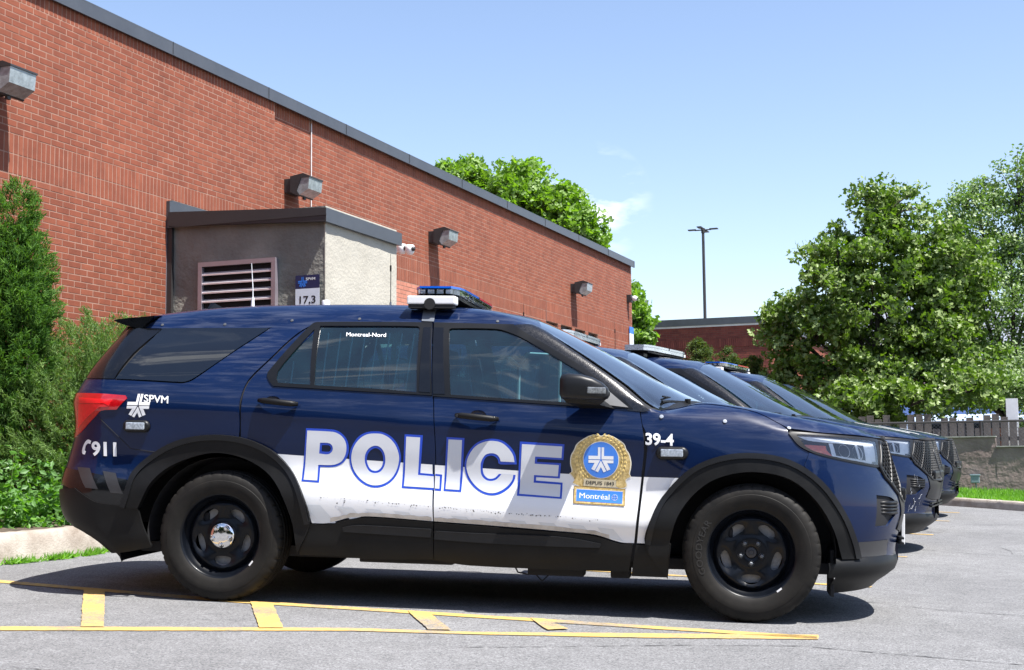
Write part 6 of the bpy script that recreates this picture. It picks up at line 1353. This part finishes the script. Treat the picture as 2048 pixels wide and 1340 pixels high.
        mb.add(V, [(0,1,2,3),(4,7,6,5),(0,4,5,1),(1,5,6,2),(2,6,7,3),(3,7,4,0)]).build('mirror_foot', PLAS, mr)
        MB().box((2.130,1.183*s-.012,1.226), (2.236,1.183*s+.012,1.262), Matrix.Translation((2.18,1.18*s,1.24)) @ Matrix.Rotation(radians(22*-s if s < 0 else -22), 4, 'Z') @ Matrix.Translation((-2.18,-1.18*s,-1.24)), bev=.006).build('mirror_flasher', MFL, mr)
        MB().box((1.9835,1.035*s,1.222), (1.986,1.175*s,1.302)).build('mirror_glass', CHROME, mr)
    # tailgate spoiler and side fins
    V = []; F = []
    st = [(-.66,.05),(-.60,0)]
    pr = [(-.560,1.674),(-.66,1.664),(-.75,1.656),(-.824,1.646),(-.820,1.638),(-.77,1.619),(-.72,1.605),(-.645,1.592)]
    ys = [-.688,-.64,-.45,-.25,0,.25,.45,.64,.688]
    for y in ys:
        t = abs(y)/.688; dx = -.035*(1-t**2.2); dz = .026*(1-t**2)
        for x, z in pr: f_ = 1 if x < -.62 else .35; V.append((x+dx*f_+.0*(t**6), y, z+dz))
    m_ = len(pr)
    for i in range(len(ys)-1):
        for k in range(m_): F.append((i*m_+k, (i+1)*m_+k, (i+1)*m_+(k+1) % m_, i*m_+(k+1) % m_))
    F.append(tuple(range(m_))); F.append(tuple(range((len(ys)-1)*m_, len(ys)*m_))[::-1])
    o = mobj('spoiler', V, F, GLOSSB, car); autosmooth(o, 30)
    for s in (-1, 1):
        mb = MB(); V = [(-.655,.640*s,1.600),(-.77,.62*s,1.612),(-.885,.645*s,1.44),(-.87,.67*s,1.40),(-.655,.66*s,1.597),(-.755,.64*s,1.60),(-.865,.68*s,1.43),(-.83,.70*s,1.40)]
        mb.add(V, [(0,1,2,3),(4,7,6,5),(0,4,5,1),(1,5,6,2),(2,6,7,3),(3,7,4,0)]).build('spoiler_fin', GLOSSB, car)
    # aerials, shark fin, dome on the roof
    mb = MB(); F_ = Vector((-.43,0,1.74)); mb.add([(-.50,-.03,1.745),(-.50,.03,1.745),(-.33,.0,1.755),(-.475,0,1.815),(-.445,0,1.815)], [(0,3,4,2),(1,2,4,3),(0,1,3)]).build('shark_fin', GLOSSB, car)
    a1 = MB().tube([(-.115,-.2,1.755),(-.115,-.2,1.835)], [.013,.009], 10).build('aerial_base', WPLA, car)
    MB().tube([(-.115,-.2,1.83),(-.118,-.2,1.90),(-.132,-.2,2.055)], [.004,.0035,.002], 6).build('aerial_whip', WPLA, a1)
    a2 = MB().tube([(.716,.1,1.78),(.716,.1,1.84)], [.012,.006], 10).build('aerial_base', GREYS, car)
    MB().tube([(.716,.1,1.84),(.712,.1,2.04)], .003, 6).tube([(.711,.1,2.04),(.710,.1,2.08)], .006, 8).tube([(.71,.1,2.08),(.707,.1,2.155)], .0015, 5).build('aerial_whip', PLAS, a2)
    autosmooth(MB().lathe([(.026,1.77),(.026,1.812),(.022,1.82),(0,1.822)], 18, 'z', (.368,-.2,0)).build('roof_dome', WPLA, car))
    # wipers
    mb = MB(); mb.tube([(2.66,-.42,1.205),(2.56,-.60,1.205),(2.52,-.70,1.20)], .008, 6).tube([(2.63,-.28,1.222),(2.52,-.62,1.232)], .006, 5).tube([(2.70,.30,1.21),(2.60,-.05,1.235)], .006, 5).tube([(2.66,-.44,1.19),(2.66,-.44,1.225)], .018, 8)
    mb.build('wipers', PLAS, car)
    for xw, cp in ((0, True), (3.025, False)):
        wheel_parts(car, xw, -1, cp); wheel_parts(car, xw, 1, cp)
    # exhaust side debris: brake lines and harness hanging under the sill
    mb = MB(); mb.tube([(1.70,-.80,.25),(1.72,-.80,.215),(1.78,-.80,.205),(1.80,-.80,.25)], .005, 5).tube([(1.80,-.80,.23),(1.86,-.80,.17),(1.92,-.80,.23)], .005, 5).box((1.78,-.84,.205),(2.10,-.70,.26), bev=.01).box((2.25,-.84,.205),(2.36,-.70,.26), bev=.01).box((.80,-.84,.245),(1.35,-.70,.29), bev=.01)
    mb.build('underbody_bracket', SHELL, car)
    return car, rd, fd, rf

def lightbar(car, kind):
    lb = MB().box((1.03,-.60,1.795), (1.29,.60,1.815), bev=.006).build('light_bar', PLAS, car)
    for s in (-1, 1):
        if kind == 'blue':
            V = []; o = MB().box((1.012,.66*s-.05,1.752), (1.302,.66*s+.05,1.802), bev=.008).build('light_bar_foot', WPLA, lb)
            MB().lathe([(0,.7125),(.034,.7125),(.035,.70)], 20, 'y', (1.15,0,1.754)).build('foot_opening', SHELL, lb) if s > 0 else MB().lathe([(.035,-.70),(.034,-.7125),(0,-.7125)], 20, 'y', (1.15,0,1.754)).build('foot_opening', SHELL, lb)
            MB().box((1.02,.66*s-.045,1.730), (1.29,.66*s+.045,1.753)).build('foot_pad', SHELL, lb)
        else: MB().box((1.08,.52*s-.06,1.752), (1.24,.52*s+.06,1.80), bev=.01).build('light_bar_foot', PLAS2, lb)
    # wedge shaped lens body, tapering at the ends
    for (y0, y1, m1) in ((-.68, -.02, LENSB if kind == 'blue' else LEDC), (.02, .68, LENSR if kind == 'blue' else LEDC), (-.02,.02, PLAS)):
        st = np.linspace(y0, y1, 8); 
        def sec(y, z0, z1, g):
            t = abs(y)/.68; e = .05*max(0, (t-.75)/.25)**2; return [(1.035+e-g, y, z0), (1.318-e+g, y, z0), (1.318-e+g, y, z1), (1.035+e-g, y, z1)]
        V = sum([sec(y, 1.816, 1.850, 0) for y in st], []); F = []
        for i in range(7):
            for k in range(4): F.append((i*4+k, i*4+(k+1) % 4, (i+1)*4+(k+1) % 4, (i+1)*4+k)[::-1])
        F += [(0,1,2,3), (28,31,30,29)]
        mobj('lens_band', V, F, CLEAR if kind == 'blue' else LEDC, lb)
        V = sum([sec(y, 1.850, 1.862 if kind == 'blue' else 1.868, .003) for y in st], []); mobj('lens_top', V, F, m1, lb)
    mb = MB()
    for i in range(11):
        y = -.60+i*.12
        for x in (1.055, 1.27): mb.box((x,y,1.818), (x+.022,y+.09,1.846))
    for i in range(2): 
        for j in range(4): mb.box((1.07+j*.055,(-.655 if i == 0 else .645),1.82), (1.11+j*.055,(-.645 if i == 0 else .655),1.845))
    mb.build('led_modules', SILV, lb)
    return lb

def decals(car, rd, fd, rf):
    # white lower band, cut at the door gaps
    for k, par in ((1, rd), (2, fd), (3, car)):
        panel('white_band', pp('white%d' % k), WHITE, par, off=.0012, depth=0, ang=30, res=.03)
    ch = pp('chev')
    # grey chevrons above the sill, leaning like the photographed ones
    def zt(x): return float(np.interp(x, [.62,1.255,2.03,2.34,2.5], [.573,.538,.506,.482,.47]))
    wb = sorted([(p[0], p[2]) for p in pp('white1')[3:8]]+[(p[0], p[2]) for p in pp('white2')[4:10]]); wbx = [p[0] for p in wb]; wbz = [p[1] for p in wb]
    def zb(x): return float(np.interp(x, wbx, wbz))+.001
    x = .70; first = True
    spans = [(.50,.60)]+[(.70+k*.165, .70+k*.165+.088) for k in range(11)]
    for a, b in spans:
        tops = (a, b); sh = .085
        if a < 1.24 and b+sh > 1.245: groups = [(a, min(b,1.24), rd)]
        par = rd if b+sh < 1.25 else fd
        if a < 1.26 < b+sh: continue
        L = [(a, zt(a)), (b, zt(b))]
        bx = [a+sh*.6, b+sh*.6]
        L = [(a, zt(a)), (b, zt(b)), (b+sh*(zt(b)-zb(b))/.05*.55, zb(b+.03)+.001), (a+sh*(zt(a)-zb(a))/.05*.55, zb(a+.03)+.001)]
        if L[2][0] > 2.36: continue
        panel('grey_chevron', L, CHEV, par, off=.0022, depth=0, sm=False, res=.03)
    # road dirt along the bottom of the band
    for (a, b, par) in ((.66, 1.249, rd), (1.262, 2.25, fd)):
        xs = np.linspace(a, b, 26); L = [(x_, zb(x_)+.001) for x_ in xs]+[(x_, zb(x_)+.018+.007*random.random()) for x_ in xs[::-1]]
        panel('dirt_film', L, DIRT, par, off=.0030, depth=0, sm=False, res=.02)
    mb = []
    # stone chips along the crease
    V = []; F = []; 
    def chip(x_, z_, r):
        n0 = len(V); q, n = onbody((x_, -.9, z_), Vector(SIDE)); k = random.randint(4, 6)
        for j in range(k): a = -2*pi*j/k; rr = r*random.uniform(.5, 1.2); V.append((q.x+rr*cos(a), q.y-.0035, q.z+rr*.8*sin(a)))
        F.append(tuple(range(n0, n0+k))[::-1])
    for i in range(150):
        x_ = random.uniform(.60, 2.2) if i % 3 else random.uniform(1.3, 2.0)
        if 1.245 < x_ < 1.27: continue
        z_ = float(np.interp(x_, [.58,1.254,2.03,2.34], [.618,.580,.542,.519]))+random.gauss(0, .003); chip(x_, z_, random.choice((.0015,.002,.002,.004,.005)))
    for x_, z_ in ((.745,.600),(.742,.592),(.70,.585)): chip(x_, z_, .006)
    tag(mobj('paint_chips', V, F, BLK, fd), kind='stuff')
    for nm, h, par in (('P', 'P_h', rd), ('O', 'O_h', rd), ('L', None, rd), ('L2', None, fd), ('I', None, fd), ('C', None, fd), ('E', None, fd)):
        ol = panel('letter_outline', pp(nm+'_o'), BLUEV, par, holes=[pp(h)] if h else [], off=.0028, depth=0, ang=44, res=.03)
        panel('letter_face', pp(nm+'_w'), REFL, par, holes=[pp(h.replace('_h', '_wh'))] if h else [], off=.0042, depth=0, ang=44, res=.03)
    # city badge
    wr = pp('wreath'); wc = np.mean(wr, 0); panel('badge_wreath_edge', [tuple(wc+(np.array(p)-wc)*[1.035,1,1.03]) for p in wr], TANW, fd, off=.0027, depth=0, ang=80, res=.012)
    panel('badge_wreath', wr, GOLD, fd, off=.0032, depth=0, ang=80, res=.012)
    cx, cz = pp('disc')[0][0], pp('disc')[0][2]; rx = pp('disc')[1][0]-cx; rz = pp('disc')[2][2]-cz
    def ell(k, n=40): return [(cx+rx*k*cos(2*pi*i/n), cz+rz*k*sin(2*pi*i/n)) for i in range(n)]
    # leaves of the wreath
    lv = []; V = []; F = []
    for side in (-1, 1):
        for i in range(15):
            a = radians(90+side*(8+i*9.5)); 
            for rr, da in ((1.15, 14), (1.30, -2), (1.36, 26)):
                if i > 11 and rr > 1.31: continue
                px, pz = cx+rx*rr*cos(a), cz+rz*rr*sin(a); dx, dz = -sin(a)*side, cos(a)*side
                th = radians(-side*da*1.0); ux, uz = -(dx*cos(th)-dz*sin(th)), -(dx*sin(th)+dz*cos(th)); L_ = .019; w_ = .0042
                pts = [(px-ux*L_*.5, pz-uz*L_*.5), (px-uz*w_, pz+ux*w_), (px+ux*L_*.5, pz+uz*L_*.5), (px+uz*w_, pz-ux*w_)]
                q, n = onbody((px, -.9, pz), Vector(SIDE)); n0 = len(V); V += [(p[0], q.y-.0045-(.001 if j in (0,2) else 0), p[1]) for j, p in enumerate(pts)]; F.append((n0, n0+1, n0+2, n0+3)); 
    o = mobj('badge_leaves', V, F, GOLDL, fd)
    panel('badge_rim', ell(1.02), GOLD, fd, off=.0052, depth=0, sm=False, res=.02)
    panel('badge_ring', ell(.985), TANW, fd, off=.0060, depth=0, sm=False, res=.02)
    panel('badge_disc', ell(.95), SKYB, fd, off=.0068, depth=0, sm=False, res=.02)
    def star(cx_, cz_, s, mat, par, off, sx=1., shear=0., flip=1):
        """the five-armed city police emblem: five bars, each split down its middle"""
        def W(x, z): return (cx_+(x*sx+shear*z)*s, cz_+z*s)
        bars = [[(-.045,.03),(-.045,1.0),(-.245,1.0),(-.245,.315),(-1.0,.315),(-1.0,.04),(-.09,.04)],
                [(.045,.03),(.045,1.0),(.245,1.0),(.245,.315),(1.0,.315),(1.0,.04),(.09,.04)],
                [(-1.0,-.02),(-1.0,-.25),(-.50,-.25),(-.76,-.74),(-.50,-.86),(-.09,-.07),(-.09,-.02)],
                [(1.0,-.02),(1.0,-.25),(.50,-.25),(.76,-.74),(.50,-.86),(.09,-.07),(.09,-.02)],
                [(0.,-.06),(-.44,-.89),(-.22,-.99),(0,-.56),(.22,-.99),(.44,-.89)]]
        return [panel('emblem_bar', [W(*p) for p in b], mat, par, off=off, depth=0, sm=False, res=.05) for b in bars]
    star(cx, cz-.0, rx*.68, WHITE, fd, .0076)
    panel('badge_scroll', pp('depuis'), TAN, fd, off=.0058, depth=0, sm=False)
    L = pp('depuis'); a, b, c_, d_ = [np.array(p) for p in L]
    lo = lambda u, v: tuple(d_+(c_-d_)*u+(a-d_)*v)
    text_on('badge_lettering', 'DEPUIS 1843', lo(.07,.26), lo(.93,.26), lo(.07,.74), BLK, fd, off=.0068, bold=0, fat=.02)
    panel('badge_plate', pp('plate_o'), GOLDD, fd, off=.0052, depth=0, sm=False)
    a, b, c_, d_ = [np.array(p) for p in pp('plate_o')]; lo = lambda u, v: tuple(d_+(c_-d_)*u+(a-d_)*v)
    panel('badge_plate', [lo(.012,.04), lo(.988,.04), lo(.988,.96), lo(.012,.96)], GOLD, fd, off=.0059, depth=0, sm=False)
    panel('badge_plate', [lo(.05,.14), lo(.95,.14), lo(.95,.86), lo(.05,.86)], TANW, fd, off=.0065, depth=0, sm=False)
    a, b, c_, d_ = [np.array(p) for p in pp('plate_i')]; lo = lambda u, v: tuple(d_+(c_-d_)*u+(a-d_)*v)
    panel('badge_plate', pp('plate_i'), SKYB, fd, off=.0071, depth=0, sm=False)
    text_on('badge_lettering', 'Montréal', lo(.065,.26), lo(.72,.26), lo(.065,.74), WHITE, fd, off=.0080, bold=0, fat=.008)
    ctr = Vector(lo(.835, .49)); V = []; F = []
    mb = MB(); R_ = .0115
    for k in range(4):
        for j in (-1, 1):
            a_ = pi/2*k+pi/4+j*radians(24); cc = ctr+Vector((R_*cos(a_), 0, R_*sin(a_)*1.0)); q, n = onbody((cc.x, -.9, cc.z), Vector(SIDE))
            mb.tube([(cc.x+.0055*cos(t), q.y-.009, cc.z+.0055*sin(t)) for t in np.linspace(a_-2.0, a_+2.0, 9)], .0009, 4)
    q, n = onbody((ctr.x, -.9, ctr.z), Vector(SIDE))
    mb.tube([(ctr.x-.012,q.y-.009,ctr.z), (ctr.x+.012,q.y-.009,ctr.z)], .0008, 4).tube([(ctr.x,q.y-.009,ctr.z-.012), (ctr.x,q.y-.009,ctr.z+.012)], .0008, 4)
    mb.build('badge_rosette', WHITE, fd)
    T = pp('txt39'); text_on('fleet_number', '39-4', T[3], (T[2][0]+.005, T[2][1], T[2][2]+.004), T[0], WHITE, car, off=.003, bold=.03)
    T = pp('spvm'); text_on('force_lettering', 'SPVM', T[3], T[2], T[0], WHITE, car, off=.003, bold=0, fat=.022)
    T = pp('n911'); text_on('emergency_number', '911', T[3], T[2], T[0], WHITE, car, off=.003, bold=.035)
    panel('phone_symbol', pp('phone'), WHITE, car, off=.003, depth=0, ang=60)
    c_, t_, r_ = pp('logoS'); star(c_[0], c_[2], t_[2]-c_[2], WHITE, car, .003, sx=1.0, shear=.12)
    T = pp('montreal'); text_on('district_lettering', 'Montreal-Nord', T[3], T[2], T[0], WHITE, rd, off=.002, bold=0, fat=.010)
    for k in (0, 4):
        panel('bumper_stripe', pp('rchev')[k:k+4], STRIPE, car, off=.004, depth=0, sm=False, dir=(.6,.8,0))
    panel('bumper_lower_cover', [pp('rear_cover')[0], pp('rear_cover')[1], pp('rear_cover')[3], pp('archR_o')[1], pp('archR_o')[0], (-.66,-.95,.53), (-.80,-.93,.557), (-.93,-.86,.63), (-1.08,-.77,.655)], GLOSSB, car, off=.003, depth=0, sm=False, dir=(.6,.8,0))
    panel('bumper_lower_stripe', [(3.61,-.80,.445),(3.72,-.68,.447),(3.80,-.575,.449),(3.80,-.57,.362),(3.72,-.67,.360),(3.605,-.80,.362)], STRIPE, car, off=.003, depth=0, sm=False, dir=(-.6,.8,0))
    st = pp('strap'); panel('light_bar_strap', [(st[0][0],st[0][1]+.03,st[0][2]+.02),(st[1][0],st[1][1]+.03,st[1][2]+.02),st[2],st[3]], GREYS, car, off=.006, depth=.004, sm=False, dir=(0,.55,-.83))
    # round reflectors and fixing studs along the roof rail
    for p_ in pp('studs'):
        q, n = onbody(p_, Vector((0,.8,-.5)).normalized()); r = .010 if p_[0] < 2 else .012; rot = n.to_track_quat('Z', 'Y').to_matrix().to_4x4()
        mb = MB().lathe([(r,0),(r*.9,.003),(0,.004)], 14); mb.V = [tuple(Matrix.Translation(Vector(p_)) @ rot @ Vector(v)) for v in mb.V]; mb.build('round_stud', STUDW if p_[0] > 1.7 else STUDG, car)
    for k in ('qgap1',):
        L = pp(k); mb = MB(); pts = []
        for a, b in zip(L[:-1], L[1:]):
            for t in np.linspace(0, 1, 10): q, n = onbody(Vector(a).lerp(Vector(b), t), Vector(SIDE)); pts.append(q)
        mb.tube(pts, .0022, 5).build('panel_gap', SHELL, car)
PAINTD = PAINT
GOLDL = M('gold_leaf_highlight', (.80, .60, .22), .4, .1, .2, .3, 120)
TANW = M('cream_print', (.78, .74, .62), .45)
STUDW = M('pale_stud', (.26,.29,.34), .5)
STUDG = M('dark_stud', (.05,.055,.065), .6)
STRIPE = M('dull_reflective_stripe', (.028, .028, .031), .4, 0, .2, .15, 8)
car1, rd1, fd1, rf1 = make_car()
def place(c, x, y, az, gxy=(-.0366, .010, -.1304)):
    gx_, gy_, gc_ = gxy; xd = Vector((cos(az), sin(az), gx_*cos(az)+gy_*sin(az))).normalized(); yd = Vector((-sin(az), cos(az), -gx_*sin(az)+gy_*cos(az))).normalized()
    zd = xd.cross(yd).normalized(); yd = zd.cross(xd); z = gx_*x+gy_*y+gc_
    c.matrix_world = Matrix(((xd.x,yd.x,zd.x,x),(xd.y,yd.y,zd.y,y),(xd.z,yd.z,zd.z,z),(0,0,0,1)))
GRP = 'patrol cars parked nose-out in a row'
place_args = []
XD1 = Vector((.9755921,.21701761,-.03351746)); YD1 = Vector((-.21652664,.9761165,.01768605)); ZD1 = XD1.cross(YD1)
TAGS = []
src = car1
others = []
for i in range(4):
    c = copy_tree(src, None, ('front_number_plate',)); others.append(c)
decals(car1, rd1, fd1, rf1)
lb1 = lightbar(car1, 'blue')
car1.matrix_world = Matrix(((XD1.x,YD1.x,ZD1.x,-4.68303005),(XD1.y,YD1.y,ZD1.y,7.80457884),(XD1.z,YD1.z,ZD1.z,.11885425),(0,0,0,1)))
tag(car1, 'navy and white patrol car in full side view nearest the camera, POLICE on its doors', 'police car', GRP)
lbw = lightbar(others[0], 'clear'); copy_tree(lbw, others[1]); copy_tree(lb1, others[2])
OC = [(-5.08,11.35,5,1),(-4.85,13.45,-2,1),(-4.64,16.4,-2,.90),(-5.0,19.4,-2,1)]

for c, (x, y, az, sc) in zip(others, OC):
    place(c, x, y, radians(az))
    if sc != 1: c.matrix_world = c.matrix_world @ Matrix.Diagonal((sc, 1, 1, 1))
LAB = ['second patrol car, mostly hidden behind the lettered one, clear roof light bar',
       'navy patrol car third in the row with scraped front bumper and clear roof light bar',
       'navy patrol car fourth in the row, blue and red light bar, front corner just showing',
       'navy patrol car last in the row, its nose nearest the grey concrete wall']
for c, l in zip(others, LAB): tag(c, l, 'police car', GRP)
# scrapes and splits on the third car's bumper
mb = MB()
for i in range(13):
    x = random.uniform(3.60, 3.86); z = random.uniform(.38, .74); p0 = Vector((x, -.6, z)); d = Vector((random.uniform(-.02,.05), 0, random.uniform(-.05,.05))); pts = []
    for t in np.linspace(0, 1, 6): q, n = onbody(p0+d*t*1.6+Vector((0,0,.01*sin(9*t+i))), Vector((-.72,.70,0)).normalized()); pts.append(q+n*.002)
    mb.tube(pts, [.0005]+[.0018*random.uniform(.4,1.4)]*4+[.0005], 4, False)
tag(mb.build('scratches', REFL, others[1]), kind='stuff')
P0 = (1.80,-.97,1.30); text_on('window_lettering', 'PER', (1.86,-.8,1.335), (1.99,-.8,1.325), (1.865,-.8,1.385), WHITE, others[1], off=.006, bold=.01)
